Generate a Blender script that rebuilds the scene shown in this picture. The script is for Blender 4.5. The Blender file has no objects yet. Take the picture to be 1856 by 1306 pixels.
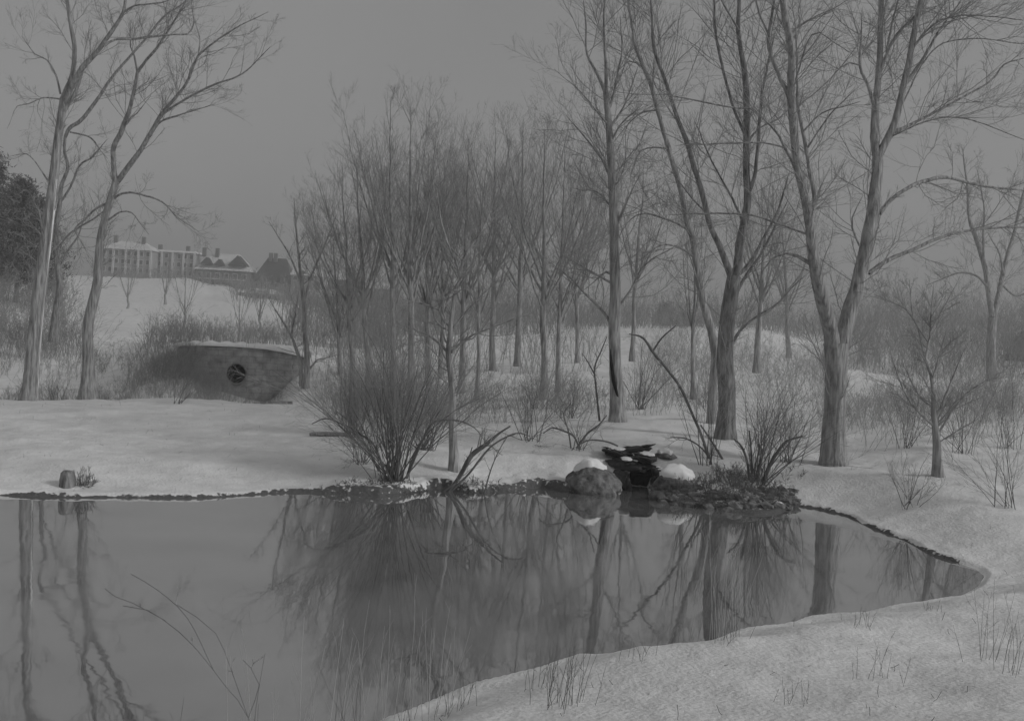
import bpy, math, random
import numpy as np
from math import radians as R
random.seed(7); rng = np.random.default_rng(11)
C = bpy.context.scene.collection
S = bpy.context.scene

# ---------------------------------------------------------------- camera, sky, sun, exposure
F = 1990.0; HZ = 590.0; EYE = 3.0; W, H = 1856.0, 1306.0
cam = bpy.data.cameras.new('camera'); camo = bpy.data.objects.new('camera', cam); C.objects.link(camo)
camo.location = (0, 0, EYE); ROLL = math.atan(.058)                  # the camera was held slightly askew
camo.rotation_mode = 'QUATERNION'
from mathutils import Quaternion
camo.rotation_quaternion = Quaternion((1, 0, 0), R(90)) @ Quaternion((0, 0, 1), ROLL)
cam.sensor_width = 36; cam.lens = 36*F/W
cam.shift_y = -(H/2-HZ)/W
cam.clip_start = .1; cam.clip_end = 6000
S.camera = camo
S.render.resolution_x = 1024; S.render.resolution_y = 720

SUN_EL, SUN_AZ = R(30), R(112)          # azimuth clockwise from +Y (view direction)
w = bpy.data.worlds.new('World'); S.world = w; w.use_nodes = True
nt = w.node_tree; nt.nodes.clear()
out = nt.nodes.new('ShaderNodeOutputWorld'); bg = nt.nodes.new('ShaderNodeBackground')
sky = nt.nodes.new('ShaderNodeTexSky'); sky.sky_type = 'NISHITA'; sky.sun_disc = False
sky.sun_elevation = SUN_EL; sky.sun_rotation = SUN_AZ; sky.air_density = 1.0; sky.dust_density = 4.0
bw = nt.nodes.new('ShaderNodeRGBToBW')
mx = nt.nodes.new('ShaderNodeMix'); mx.data_type = 'RGBA'; mx.inputs[0].default_value = .55
mx.inputs[7].default_value = (5.2, 5.2, 5.2, 1)      # even overcast veil over the clear-sky model
nt.links.new(sky.outputs[0], bw.inputs[0]); nt.links.new(bw.outputs[0], mx.inputs[6])
wn_ = nt.nodes.new('ShaderNodeTexNoise'); wn_.inputs['Scale'].default_value = 2.5; wn_.inputs['Detail'].default_value = 7; wr = nt.nodes.new('ShaderNodeMapRange'); wr.inputs[1].default_value = .25; wr.inputs[2].default_value = .75; wr.inputs[3].default_value = .93; wr.inputs[4].default_value = 1.09
wc = nt.nodes.new('ShaderNodeTexCoord'); nt.links.new(wc.outputs['Generated'], wn_.inputs[0]); nt.links.new(wn_.outputs[0], wr.inputs[0]); wm = nt.nodes.new('ShaderNodeVectorMath'); wm.operation = 'SCALE'; nt.links.new(mx.outputs[2], wm.inputs[0]); nt.links.new(wr.outputs[0], wm.inputs['Scale']); nt.links.new(wm.outputs[0], bg.inputs[0]); bg.inputs[1].default_value = .085
nt.links.new(bg.outputs[0], out.inputs[0])
sl = bpy.data.lights.new('sun', 'SUN'); sl.energy = 1.5; sl.angle = R(12); sl.color = (1, 1, 1)
so = bpy.data.objects.new('sun', sl); C.objects.link(so)
so.rotation_euler = (R(90)-SUN_EL, 0, -SUN_AZ + R(180)); so.location = (30, -20, 40)
S.view_settings.view_transform = 'Standard'; S.view_settings.look = 'None'
S.view_settings.exposure = -.45; S.view_settings.gamma = 1
S.view_settings.use_curve_mapping = False

# ---------------------------------------------------------------- helpers
CR, SR, TR = math.cos(ROLL), math.sin(ROLL), math.tan(ROLL)
def P(px, py, D):
    dx, dy = px-W/2, py-HZ
    return np.array([(dx*CR+dy*SR)/F*D, D, EYE-(dy*CR-dx*SR)/F*D])
def X(px, D, z=.5): return (px-W/2)/(F*CR)*D+(EYE-z)*TR
def sc(px): return 305/(895-(590+.058*(np.clip(px, -900, 2700)-W/2)))      # bank runs slightly nearer at left, farther at right
def SD(px, D): return D*float(sc(px))
def Q(px, py, D): return P(px, py, SD(px, D))
def XG(px, D):
    x = X(px, D)
    for _ in range(4): x = X(px, D, ground(x, D))
    return x
def sstep(a, b, x):
    t = np.clip((x-a)/(b-a), 0, 1); return t*t*(3-2*t)

def tag(o, label=None, cat=None, group=None, kind=None):
    if label: o['label'] = label
    if cat: o['category'] = cat
    if group: o['group'] = group
    if kind: o['kind'] = kind
    return o
def thing(name, label, cat, loc, group=None):
    o = bpy.data.objects.new(name, None); C.objects.link(o); o.location = tuple(loc); o.empty_display_size = .2
    return tag(o, label, cat, group)

class MB:
    """collects quads / tris and links them as ONE mesh object"""
    def __init__(s): s.V = []; s.L = []; s.n = 0
    def add(s, V, Fc):
        V = np.asarray(V, float).reshape(-1, 3); Fc = np.asarray(Fc, int)
        s.V.append(V); s.L.append(Fc+s.n); s.n += len(V)
    def tubes(s, Pt, Rd, S_=3, lump=0.0):
        Pt = np.asarray(Pt, float); Rd = np.asarray(Rd, float); N, K, _ = Pt.shape
        if N == 0: return s
        T = np.gradient(Pt, axis=1); T /= np.linalg.norm(T, axis=2, keepdims=True)+1e-9
        m = np.abs(T.mean(1)); ref = np.zeros((N, 3)); ref[np.arange(N), m.argmin(1)] = 1
        U = np.cross(T, ref[:, None, :]); U /= np.linalg.norm(U, axis=2, keepdims=True)+1e-9
        B = np.cross(T, U)
        a = np.arange(S_)/S_*2*np.pi
        rr = Rd[:, :, None]*np.ones(S_)
        if lump:
            ph = rng.uniform(0, 6.28, (N, 1, 4)); k = np.arange(K)[None, :, None]
            rr = rr*(1+lump*(np.sin(3*a+ph[..., :1]+k*.21)+.7*np.sin(5*a+ph[..., 1:2]-k*.13)+.6*np.sin(2*a+ph[..., 2:3]+k*.5)*.6)+lump*.5*rng.normal(size=(N, K, S_)))
        V = Pt[:, :, None, :]+rr[..., None]*(np.cos(a)[None, None, :, None]*U[:, :, None, :]+np.sin(a)[None, None, :, None]*B[:, :, None, :])
        idx = np.arange(N*K*S_).reshape(N, K, S_)
        a0 = idx[:, :-1, :]; a1 = np.roll(a0, -1, 2); b0 = idx[:, 1:, :]; b1 = np.roll(b0, -1, 2)
        Fq = np.stack([a0, a1, b1, b0], -1).reshape(-1, 4)
        s.add(V.reshape(-1, 3), Fq); return s
    def box(s, c, sz, rz=0, taper=1.0):
        x, y, z = np.array(sz)/2
        V = np.array([[-x, -y, -z], [x, -y, -z], [x, y, -z], [-x, y, -z], [-x*taper, -y*taper, z], [x*taper, -y*taper, z], [x*taper, y*taper, z], [-x*taper, y*taper, z]])
        cs, sn = math.cos(rz), math.sin(rz); V = V@np.array([[cs, sn, 0], [-sn, cs, 0], [0, 0, 1]])+np.array(c)
        s.add(V, [[0, 3, 2, 1], [4, 5, 6, 7], [0, 1, 5, 4], [1, 2, 6, 5], [2, 3, 7, 6], [3, 0, 4, 7]]); return s
    def build(s, name, mat, parent=None, smooth=True):
        me = bpy.data.meshes.new(name)
        V = np.concatenate(s.V); off = np.array(parent.location) if parent else np.zeros(3)
        if parent is not None and parent.parent is not None: off = off+np.array(parent.parent.location)
        if parent is not None and parent.type == 'MESH': off = np.array(parent.parent.location) if parent.parent else np.array(parent.location)
        V = V-off
        loops = np.concatenate([f.reshape(-1) for f in s.L]); tot = np.concatenate([np.full(len(f), f.shape[1]) for f in s.L])
        st = np.concatenate([[0], np.cumsum(tot)[:-1]])
        me.vertices.add(len(V)); me.vertices.foreach_set('co', V.astype(np.float32).ravel())
        me.loops.add(len(loops)); me.loops.foreach_set('vertex_index', loops.astype(np.int32))
        me.polygons.add(len(tot)); me.polygons.foreach_set('loop_start', st.astype(np.int32)); me.polygons.foreach_set('loop_total', tot.astype(np.int32))
        me.polygons.foreach_set('use_smooth', np.full(len(tot), smooth))
        me.update(calc_edges=True); me.validate()
        me.materials.append(mat)
        o = bpy.data.objects.new(name, me); C.objects.link(o)
        if parent: o.parent = parent
        return o

def resample(pts, step):
    """Catmull-Rom through rows of pts (any columns); first three columns are xyz"""
    pts = np.asarray(pts, float)
    if len(pts) < 2: return pts
    q = np.vstack([2*pts[0]-pts[1], pts, 2*pts[-1]-pts[-2]]); o = []
    for i in range(1, len(q)-2):
        n = max(1, int(np.linalg.norm(q[i+1, :3]-q[i, :3])/step))
        for t in np.arange(n)/n:
            o.append(.5*((2*q[i])+(q[i+1]-q[i-1])*t+(2*q[i-1]-5*q[i]+4*q[i+1]-q[i+2])*t*t+(3*q[i]-q[i-1]-3*q[i+1]+q[i+2])*t**3))
    o.append(q[-2]); return np.array(o)
def fixedK(pl, K):
    pl = np.asarray(pl); s_ = np.concatenate([[0], np.cumsum(np.linalg.norm(np.diff(pl[:, :3], axis=0), axis=1))]); t = np.linspace(0, s_[-1], K)
    return np.stack([np.interp(t, s_, pl[:, j]) for j in range(pl.shape[1])], 1)

def grow(PP, PR, n, tr=(.2, 1), ang=(.5, 1.0), ln=(.3, .6), lmode='abs', K=5, wig=.12, up=.15, rf=.5, rtip=.0015, r0=None, shrink=.4, out=None):
    """children on parent polylines PP (N,K,3) with radii PR (N,K)"""
    N, KP, _ = PP.shape
    if N == 0: return np.zeros((0, K, 3)), np.zeros((0, K))
    M = int(N*n) if np.isscalar(n) else int(np.sum(n))
    par = rng.integers(0, N, M) if np.isscalar(n) else np.repeat(np.arange(N), n)
    t = rng.uniform(tr[0], tr[1], M); f = t*(KP-1); i = np.minimum(f.astype(int), KP-2); fr = (f-i)[:, None]
    o = PP[par, i]*(1-fr)+PP[par, i+1]*fr; T = PP[par, i+1]-PP[par, i]; T /= np.linalg.norm(T, axis=1, keepdims=True)+1e-9
    r = PR[par, i]*(1-fr[:, 0])+PR[par, i+1]*fr[:, 0]
    rv = rng.normal(size=(M, 3)); rv -= (rv*T).sum(1, keepdims=True)*T; rv /= np.linalg.norm(rv, axis=1, keepdims=True)+1e-9
    if out is not None: rv[:, 2] *= out; rv /= np.linalg.norm(rv, axis=1, keepdims=True)+1e-9
    a = rng.uniform(ang[0], ang[1], M)[:, None]; d = T*np.cos(a)+rv*np.sin(a)
    L = rng.uniform(ln[0], ln[1], M)*(1-shrink*t)
    if lmode == 'rel': L = L*np.linalg.norm(np.diff(PP, axis=1), axis=2).sum(1)[par]
    pts = [o]; seg = (L/(K-1))[:, None]
    for k in range(K-1):
        d = d+rng.normal(size=(M, 3))*wig; d[:, 2] += up; d /= np.linalg.norm(d, axis=1, keepdims=True)
        pts.append(pts[-1]+d*seg)
    Pc = np.stack(pts, 1)
    rb = np.minimum(r*rf, .03+0*r) if r0 is None else np.minimum(np.full(M, r0), r*.8)
    rb = np.maximum(rb, rtip*1.2)
    return Pc, rb[:, None]*(1-np.linspace(0, 1, K)[None])+rtip*np.linspace(0, 1, K)[None]

# ---------------------------------------------------------------- materials (monochrome place: all neutral greys)
def mat(name, lo, hi, scale=6, rough=.85, bump=.3, bdist=.02, stretch=(1, 1, 1), detail=6, voro=False):
    m = bpy.data.materials.new(name); m.use_nodes = True; n = m.node_tree; b = n.nodes['Principled BSDF']
    tc = n.nodes.new('ShaderNodeTexCoord'); mp = n.nodes.new('ShaderNodeMapping'); mp.inputs['Scale'].default_value = stretch
    n.links.new(tc.outputs['Object'], mp.inputs[0])
    if voro:
        tx = n.nodes.new('ShaderNodeTexVoronoi'); tx.feature = 'DISTANCE_TO_EDGE'; tx.inputs['Scale'].default_value = scale; fo = tx.outputs['Distance']
        nn = n.nodes.new('ShaderNodeTexNoise'); nn.inputs['Scale'].default_value = scale*2.3
        cr0 = n.nodes.new('ShaderNodeMapRange'); cr0.inputs[2].default_value = .12; n.links.new(fo, cr0.inputs[0])
        mu = n.nodes.new('ShaderNodeMath'); mu.operation = 'MULTIPLY_ADD'; n.links.new(nn.outputs[0], mu.inputs[0]); mu.inputs[1].default_value = .6
        n.links.new(cr0.outputs[0], mu.inputs[2]); sc = n.nodes.new('ShaderNodeMath'); sc.operation = 'MULTIPLY'; sc.inputs[1].default_value = .62; n.links.new(mu.outputs[0], sc.inputs[0]); fo = sc.outputs[0]
        n.links.new(mp.outputs[0], nn.inputs[0])
    else:
        tx = n.nodes.new('ShaderNodeTexNoise'); tx.inputs['Scale'].default_value = scale; tx.inputs['Detail'].default_value = detail; fo = tx.outputs[0]
    n.links.new(mp.outputs[0], tx.inputs[0])
    cr = n.nodes.new('ShaderNodeValToRGB'); cr.color_ramp.elements[0].position = .3; cr.color_ramp.elements[1].position = .7
    cr.color_ramp.elements[0].color = (lo, lo, lo, 1); cr.color_ramp.elements[1].color = (hi, hi, hi, 1)
    n.links.new(fo, cr.inputs[0]); n.links.new(cr.outputs[0], b.inputs['Base Color'])
    bp = n.nodes.new('ShaderNodeBump'); bp.inputs['Strength'].default_value = bump; bp.inputs['Distance'].default_value = bdist
    n.links.new(fo, bp.inputs['Height']); n.links.new(bp.outputs[0], b.inputs['Normal'])
    b.inputs['Roughness'].default_value = rough; b.inputs['Specular IOR Level'].default_value = .2
    return m
M_bark = mat('bark', .17, .48, 15, bump=1, bdist=.07, stretch=(1, 1, .16), detail=9)
M_barkd = mat('dark_bark', .10, .34, 15, bump=1, bdist=.07, stretch=(1, 1, .2), detail=9)
M_twig = mat('twig', .26, .38, 3, bump=0)
M_twigl = mat('pale_twig', .32, .46, 3, bump=0)
M_stem = mat('dark_stem', .10, .18, 4, bump=0)
M_fars = mat('distant_twig', .27, .38, 1, bump=0)
M_rock = mat('rock', .07, .27, 9, bump=1, bdist=.06, detail=10)
M_wet = mat('wet_rock', .012, .05, 9, rough=.45, bump=.8, bdist=.04)
M_mud = mat('mud', .06, .16, 12, bump=.6)
M_cap = mat('snow_cap', .78, .86, 8, bump=.2, bdist=.02)
M_stone = mat('stone_masonry', .14, .32, 2.6, bump=.6, bdist=.05, detail=10)
M_wallst = mat('coursed_stone', .22, .42, 3.5, bump=.6, bdist=.05, detail=10); n = M_wallst.node_tree
bt = n.nodes.new('ShaderNodeTexBrick'); sx_ = n.nodes.new('ShaderNodeSeparateXYZ'); cx_ = n.nodes.new('ShaderNodeCombineXYZ'); tcc = [q for q in n.nodes if q.type == 'TEX_COORD'][0]; dst = n.nodes.new('ShaderNodeTexNoise'); dst.inputs['Scale'].default_value = 2
n.links.new(tcc.outputs['Object'], sx_.inputs[0]); n.links.new(tcc.outputs['Object'], dst.inputs[0])
ma = n.nodes.new('ShaderNodeMath'); ma.operation = 'MULTIPLY_ADD'; ma.inputs[1].default_value = .12; n.links.new(dst.outputs[0], ma.inputs[0]); n.links.new(sx_.outputs[2], ma.inputs[2]); n.links.new(sx_.outputs[0], cx_.inputs[0]); n.links.new(ma.outputs[0], cx_.inputs[1]); n.links.new(cx_.outputs[0], bt.inputs[0])
bt.inputs['Scale'].default_value = 1; bt.inputs['Brick Width'].default_value = .55; bt.inputs['Row Height'].default_value = .24; bt.inputs['Mortar Size'].default_value = .018; bt.inputs['Color1'].default_value = (1, 1, 1, 1); bt.inputs['Color2'].default_value = (.82, .82, .82, 1); bt.inputs['Mortar'].default_value = (.72, .72, .72, 1)
mu_ = n.nodes.new('ShaderNodeMix'); mu_.data_type = 'RGBA'; mu_.blend_type = 'MULTIPLY'; mu_.inputs[0].default_value = 1; rp_ = [q for q in n.nodes if q.type == 'VALTORGB'][0]; n.links.new(rp_.outputs[0], mu_.inputs[6]); n.links.new(bt.outputs[0], mu_.inputs[7]); n.links.new(mu_.outputs[2], n.nodes['Principled BSDF'].inputs['Base Color'])
M_shade = mat('recess_shade', .006, .012, 5, bump=0)  # near-black tone painting the shade inside pipe, brook hollow and trunk split
M_needle = mat('needles', .09, .16, 2, bump=0)
M_wall1 = mat('pale_stucco', .28, .42, .6, bump=0)
M_wall2 = mat('brick_wall', .13, .20, .8, bump=0)
M_roofs = mat('snowy_roof', .55, .72, .5, bump=0)
M_roofd = mat('dark_roof', .05, .09, .5, bump=0)
M_win = mat('window_glass', .08, .12, 1, rough=.2, bump=0)
M_trim = mat('white_trim', .55, .65, 1, bump=0)
M_weed = mat('dry_weed', .08, .18, 5, bump=0)

# ---------------------------------------------------------------- pond outline and terrain
far = [(-1500, 898), (-500, 898), (0, 898), (120, 901), (220, 902), (340, 903), (430, 898), (500, 894), (600, 893), (690, 899), (760, 893), (800, 884), (850, 893), (920, 889), (980, 884), (1030, 892), (1075, 889), (1130, 890), (1180, 892),
       (1215, 912), (1260, 916), (1310, 925), (1370, 934), (1425, 928), (1430, 914), (1480, 922), (1530, 934), (1580, 958), (1640, 980), (1690, 1008), (1740, 1022), (1775, 1034), (1790, 1046)]
near = [(1775, 1055), (1735, 1074), (1680, 1080), (1620, 1085), (1560, 1101), (1510, 1103), (1465, 1108), (1430, 1122), (1400, 1126), (1330, 1135), (1260, 1160), (1200, 1172), (1120, 1178), (1040, 1178), (980, 1197), (920, 1210), (860, 1222), (800, 1246),
        (740, 1270), (700, 1283), (655, 1312), (560, 1360), (300, 1480), (-300, 1700), (-1500, 1800)]
def onlevel(a, b, z): v = ((b-HZ)*CR-(a-W/2)*SR)/F; return P(a, b, (EYE-z)/v)[:2]
fp = [onlevel(a, b, 0) for a, b in far]
nz = .06
npnt = [onlevel(a, b, nz) for a, b in near]
poly = np.array(fp+npnt); NF = len(fp)
nsmooth = []
for grp in (np.array(fp), np.array(npnt)):
    nsmooth.append(resample(np.c_[grp, np.zeros(len(grp))], .35)[:, :2])
NF = len(nsmooth[0]); poly = np.vstack(nsmooth)
poly[:, 1] += np.where(np.arange(len(poly)) < NF, .05*np.sin(poly[:, 0]*3.1)+.04*np.sin(poly[:, 0]*7.7+1), .03*np.sin(poly[:, 0]*2.3))
def shore(x, y):
    """signed distance (positive on land) and True where the far shore is nearest"""
    x = np.asarray(x, float).ravel(); y = np.asarray(y, float).ravel(); n = len(poly)
    best = np.full(len(x), 1e9); who = np.zeros(len(x), int); ins = np.zeros(len(x), bool)
    for i in range(n):
        a = poly[i]; b = poly[(i+1) % n]; d = b-a; t = np.clip(((x-a[0])*d[0]+(y-a[1])*d[1])/(d@d+1e-12), 0, 1)
        q = (x-a[0]-t*d[0])**2+(y-a[1]-t*d[1])**2; m = q < best; best[m] = q[m]; who[m] = i
        if (a[1] != b[1]):
            c = ((a[1] > y) != (b[1] > y)) & (x < (b[0]-a[0])*(y-a[1])/(b[1]-a[1])+a[0]); ins ^= c
    d = np.sqrt(best); return np.where(ins, -d, d), who < NF
TY = [-30, 3, 6, 8, 10, 13, 16, 20, 24, 27, 30, 33, 36, 40, 48.3, 48.95, 56, 65, 80, 110, 150, 200, 260, 330, 400, 700, 2500]
TC = [-900, 0, 150, 330, 385, 480, 545, 640, 780, 900, 1050, 1200, 1350, 1500, 1700, 1850, 2700]
nb = [1.6, 1.35, .62, .42, .36, .36]
TZ = {
 -900: [.3, .3, .45, .52, .6, .66, .6, -.1, -.2, 0, .7, 1.4, 3.0, 5.8, 8, 12, 16, 19, 19, 18, 20],
 0:    [.3, .3, .45, .52, .6, .66, .6, -.1, -.2, 0, .7, 1.4, 3.0, 5.8, 8, 12, 16, 19, 19, 18, 20],
 150:  [.3, .3, .45, .52, .6, .66, .66, -.1, -.2, 0, .6, 1.1, 1.8, 3.0, 4.6, 7.6, 13, 18, 18.5, 18, 20],
 330:  [.3, .3, .45, .52, .6, .66, .62, .2, .9, 1.9, 2.0, 1.9, 1.9, 2.7, 4.2, 7, 12, 17.2, 17.5, 17, 20],
 385:  [.3, .3, .45, .52, .6, .65, .5, -.1, .1, 1.95, 2.0, 1.9, 1.9, 2.7, 4.1, 6.8, 11, 15.5, 16, 16, 19],
 480:  [.3, .3, .45, .52, .6, .64, .4, -.3, -.3, 2.0, 2.0, 1.9, 1.9, 2.8, 4.0, 6.5, 9.5, 12.5, 13, 13, 18],
 545:  [.3, .3, .45, .52, .6, .6, .4, .1, .9, 1.7, 1.8, 1.8, 1.9, 2.7, 3.7, 5.5, 8, 10, 10, 10, 15],
 640:  [.3, .3, .45, .55, .4, .25, .3, .6, 1.1, 1.2, 1.5, 1.7, 1.8, 2.4, 3.2, 4.4, 6, 7.5, 8, 8, 12],
 780:  [.3, .3, .45, .55, .3, .3, .45, .7, 1.0, 1.1, 1.3, 1.5, 1.8, 2.3, 2.8, 3.5, 4.6, 5.5, 6, 6, 9],
 900:  [.3, .3, .48, .58, .35, .4, .55, .8, 1.05, 1.1, 1.35, 1.6, 1.9, 2.4, 2.7, 3, 3.3, 3.6, 4, 4, 6],
 1050: [.3, .3, .5, .6, .6, .65, .7, .85, 1.1, 1.15, 1.4, 1.7, 2.1, 2.5, 2.7, 3, 3, 3, 3, 3, 3],
 1200: [.35, .4, .55, .62, .62, .65, .7, .85, 1.05, 1.1, 1.4, 1.7, 2.1, 2.5, 2.7, 3, 3, 3, 3, 3, 3],
 1350: [.35, .4, .53, .6, .6, .6, .6, .7, .85, .9, 1.1, 1.3, 1.8, 2.4, 2.6, 2.9, 3, 3, 3, 3, 3],
 1500: [.4, .5, .6, .6, .6, .6, .6, .6, .55, .55, .5, .5, .6, 1.0, 1.6, 2.2, 2.6, 3, 3, 3, 3],
 1700: [.5, .75, .78, .76, .72, .66, .6, .5, .3, .3, .1, 0, .1, .5, 1, 1.6, 2.2, 2.6, 3, 3, 3],
 1850: [.55, .8, .8, .76, .72, .66, .6, .5, .3, .3, .1, 0, .1, .5, 1, 1.6, 2.2, 2.6, 3, 3, 3],
 2700: [.55, .8, .8, .76, .72, .66, .6, .5, .3, .3, .1, 0, .1, .5, 1, 1.6, 2.2, 2.6, 3, 3, 3]}
TG = np.array([nb+TZ[c] for c in TC])
TU = (np.array(TC)-W/2)/F
# value noise on a lattice, for drifts and hummocks
LAT = rng.uniform(-1, 1, (256, 256))
def vn(x, y):
    xi = np.floor(x).astype(int); yi = np.floor(y).astype(int); fx = x-xi; fy = y-yi; fx = fx*fx*(3-2*fx); fy = fy*fy*(3-2*fy)
    g = lambda a, b: LAT[a % 256, b % 256]
    return (g(xi, yi)*(1-fx)+g(xi+1, yi)*fx)*(1-fy)+(g(xi, yi+1)*(1-fx)+g(xi+1, yi+1)*fx)*fy
CH = np.array([Q(1155, 890, 19.5)[:2], Q(1152, 860, 21.0)[:2], Q(1140, 840, 22.6)[:2]])   # brook notch in the bank
def ground(x, y, full=False):
    x = np.asarray(x, float); y = np.asarray(y, float); sh = x.shape; x = x.ravel(); y = y.ravel()
    yt = np.maximum(y, 3); u = (x-.145)/yt; s = sc(u*F+W/2); y0 = y; y = np.where(y > 3, y/s, y); j = np.clip(np.searchsorted(TU, u)-1, 0, len(TU)-2); fu = np.clip((u-TU[j])/(TU[j+1]-TU[j]), 0, 1); fu = fu*fu*(3-2*fu)
    k = np.clip(np.searchsorted(TY, y)-1, 0, len(TY)-2); ty = np.array(TY, float); fy = np.clip((y-ty[k])/(ty[k+1]-ty[k]), 0, 1)
    z = (TG[j, k]*(1-fu)+TG[j+1, k]*fu)*(1-fy)+(TG[j, k+1]*(1-fu)+TG[j+1, k+1]*fu)*fy
    zn = EYE-s*(EYE-z)+.058*u*yt; wn = sstep(9.5, 14, y); z = z*(1-wn)+zn*wn; y = y0
    z = z+.07*vn(x*.45, y*.45)+.035*vn(x*1.3+9, y*1.3)+.014*vn(x*3.4, y*3.4+5)+.006*vn(x*9, y*9)+np.where(y > 60, .3*vn(x*.1, y*.06), 0)
    d, fs = shore(x, y); px = u*F+W/2; 
    lip = np.where(fs, .06+.09*sstep(560, 640, px)*(1-sstep(1020, 1060, px))+.0*px, .05)
    lip = lip*(1+.35*vn(x*1.1, y*0+3)+.2*vn(x*6, y*6))
    lw = np.where(fs, .10, .10)
    s_ = sstep(0, np.where(fs, 1.9, 1.2), d)
    zl = lip*sstep(0, 1, d/lw)+(z-lip)*s_
    # notch
    for i in range(2):
        a, b = CH[i], CH[i+1]; dd = b-a; t = np.clip(((x-a[0])*dd[0]+(y-a[1])*dd[1])/(dd@dd), 0, 1); q = np.hypot(x-a[0]-t*dd[0], y-a[1]-t*dd[1])
        fl = -.08+.22*((i+t)/2); wd = .26*(1-.4*(i+t)/2); zl = np.minimum(zl, np.where(q < 1.2, fl+sstep(wd, wd+.3, q)*2.2, 99))
    zz = np.where(d > 0, zl, -.5*sstep(0, .5, -d))
    if full:
        w_ = np.where(fs, .055+.075*sstep(560, 640, px)*(1-sstep(1100, 1150, px))+.42*sstep(1175, 1215, px)*(1-sstep(1405, 1440, px)), 0)*np.clip(.85+.9*vn(x*1.3, y*1.3+7)+.5*vn(x*4.1, y*4.1), .25, 2.2)
        mud = np.where(fs & (px < 1745), (d-.02-.02*vn(x*5, y*5))/np.maximum(w_, .02), np.where(d > -.3, 9, d*10)); mud = np.clip(mud, -2, 9)
        return zz.reshape(sh), mud.reshape(sh)
    return zz.reshape(sh)
def gz(x, y): return float(ground(np.array([x]), np.array([y]))[0])

ys = np.concatenate([np.arange(-30, 4, 2), np.arange(4, 7, .25), np.arange(7, 12.9, .07), np.arange(12.9, 25, .05), np.arange(25, 41.5, .16), np.arange(41.5, 47, .12), np.arange(47, 120, .8), np.arange(120, 420, 4), np.geomspace(420, 1500, 25)])
vs = np.concatenate([np.linspace(-1.5, -.49, 60)[:-1], np.linspace(-.49, .52, 850), np.linspace(.52, 1.5, 60)[1:]])
YY, VV = np.meshgrid(ys, vs, indexing='ij'); XX = VV*np.sqrt(YY**2+25)
ZZ, MU = ground(XX, YY, True)
mb = MB(); nr, nc = XX.shape; idx = np.arange(nr*nc).reshape(nr, nc)
mb.add(np.stack([XX, YY, ZZ], -1).reshape(-1, 3), np.stack([idx[:-1, :-1], idx[:-1, 1:], idx[1:, 1:], idx[1:, :-1]], -1).reshape(-1, 4))
M_snow = bpy.data.materials.new('snow_ground'); M_snow.use_nodes = True; n = M_snow.node_tree; b = n.nodes['Principled BSDF']
tc = n.nodes.new('ShaderNodeTexCoord'); at = n.nodes.new('ShaderNodeAttribute'); at.attribute_name = 'mud'
n1 = n.nodes.new('ShaderNodeTexNoise'); n1.inputs['Scale'].default_value = 1.1; n1.inputs['Detail'].default_value = 8; n1.inputs['Roughness'].default_value = .62
n2 = n.nodes.new('ShaderNodeTexNoise'); n2.inputs['Scale'].default_value = 22; n2.inputs['Detail'].default_value = 6
r1 = n.nodes.new('ShaderNodeMapRange'); r1.inputs[1].default_value = .3; r1.inputs[2].default_value = .7; r1.inputs[3].default_value = .66; r1.inputs[4].default_value = .88
sp = n.nodes.new('ShaderNodeMapRange'); sp.inputs[1].default_value = .66; sp.inputs[2].default_value = .72; sp.inputs[3].default_value = 1; sp.inputs[4].default_value = .62
mm = n.nodes.new('ShaderNodeMath'); mm.operation = 'MULTIPLY'; mc = n.nodes.new('ShaderNodeMix'); mc.data_type = 'RGBA'
mr = n.nodes.new('ShaderNodeMapRange'); mr.inputs[3].default_value = .05; mr.inputs[4].default_value = .17
for a in (n1, n2): n.links.new(tc.outputs['Object'], a.inputs[0])
n.links.new(n1.outputs[0], r1.inputs[0]); n.links.new(n2.outputs[0], sp.inputs[0]); n.links.new(r1.outputs[0], mm.inputs[0]); n.links.new(sp.outputs[0], mm.inputs[1])
n.links.new(n2.outputs[0], mr.inputs[0]); n3 = n.nodes.new('ShaderNodeTexNoise'); n3.inputs['Scale'].default_value = 13; n3.inputs['Detail'].default_value = 5; n.links.new(tc.outputs['Object'], n3.inputs[0])
m1 = n.nodes.new('ShaderNodeMath'); m1.operation = 'MULTIPLY_ADD'; m1.inputs[1].default_value = 4.2; n.links.new(n3.outputs[0], m1.inputs[0]); n.links.new(at.outputs['Fac'], m1.inputs[2])
m2 = n.nodes.new('ShaderNodeMapRange'); m2.inputs[1].default_value = 2.7; m2.inputs[2].default_value = 3.2; m2.inputs[3].default_value = 1; m2.inputs[4].default_value = 0; n.links.new(m1.outputs[0], m2.inputs[0]); n.links.new(m2.outputs[0], mc.inputs[0]); n.links.new(mm.outputs[0], mc.inputs[6]); n.links.new(mr.outputs[0], mc.inputs[7]); n.links.new(mc.outputs[2], b.inputs['Base Color'])
ad = n.nodes.new('ShaderNodeMath'); ad.operation = 'MULTIPLY_ADD'; ad.inputs[1].default_value = 3; n.links.new(n1.outputs[0], ad.inputs[0]); n.links.new(n2.outputs[0], ad.inputs[2])
bp = n.nodes.new('ShaderNodeBump'); bp.inputs['Strength'].default_value = .5; bp.inputs['Distance'].default_value = .045; n.links.new(ad.outputs[0], bp.inputs['Height']); n.links.new(bp.outputs[0], b.inputs['Normal'])
b.inputs['Roughness'].default_value = .8; b.inputs['Specular IOR Level'].default_value = .15
g = mb.build('ground', M_snow); tag(g, 'snow covered ground rising round the pond to the hill', kind='structure')
a_ = g.data.attributes.new('mud', 'FLOAT', 'POINT'); a_.data.foreach_set('value', MU.ravel().astype(np.float32))

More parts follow.
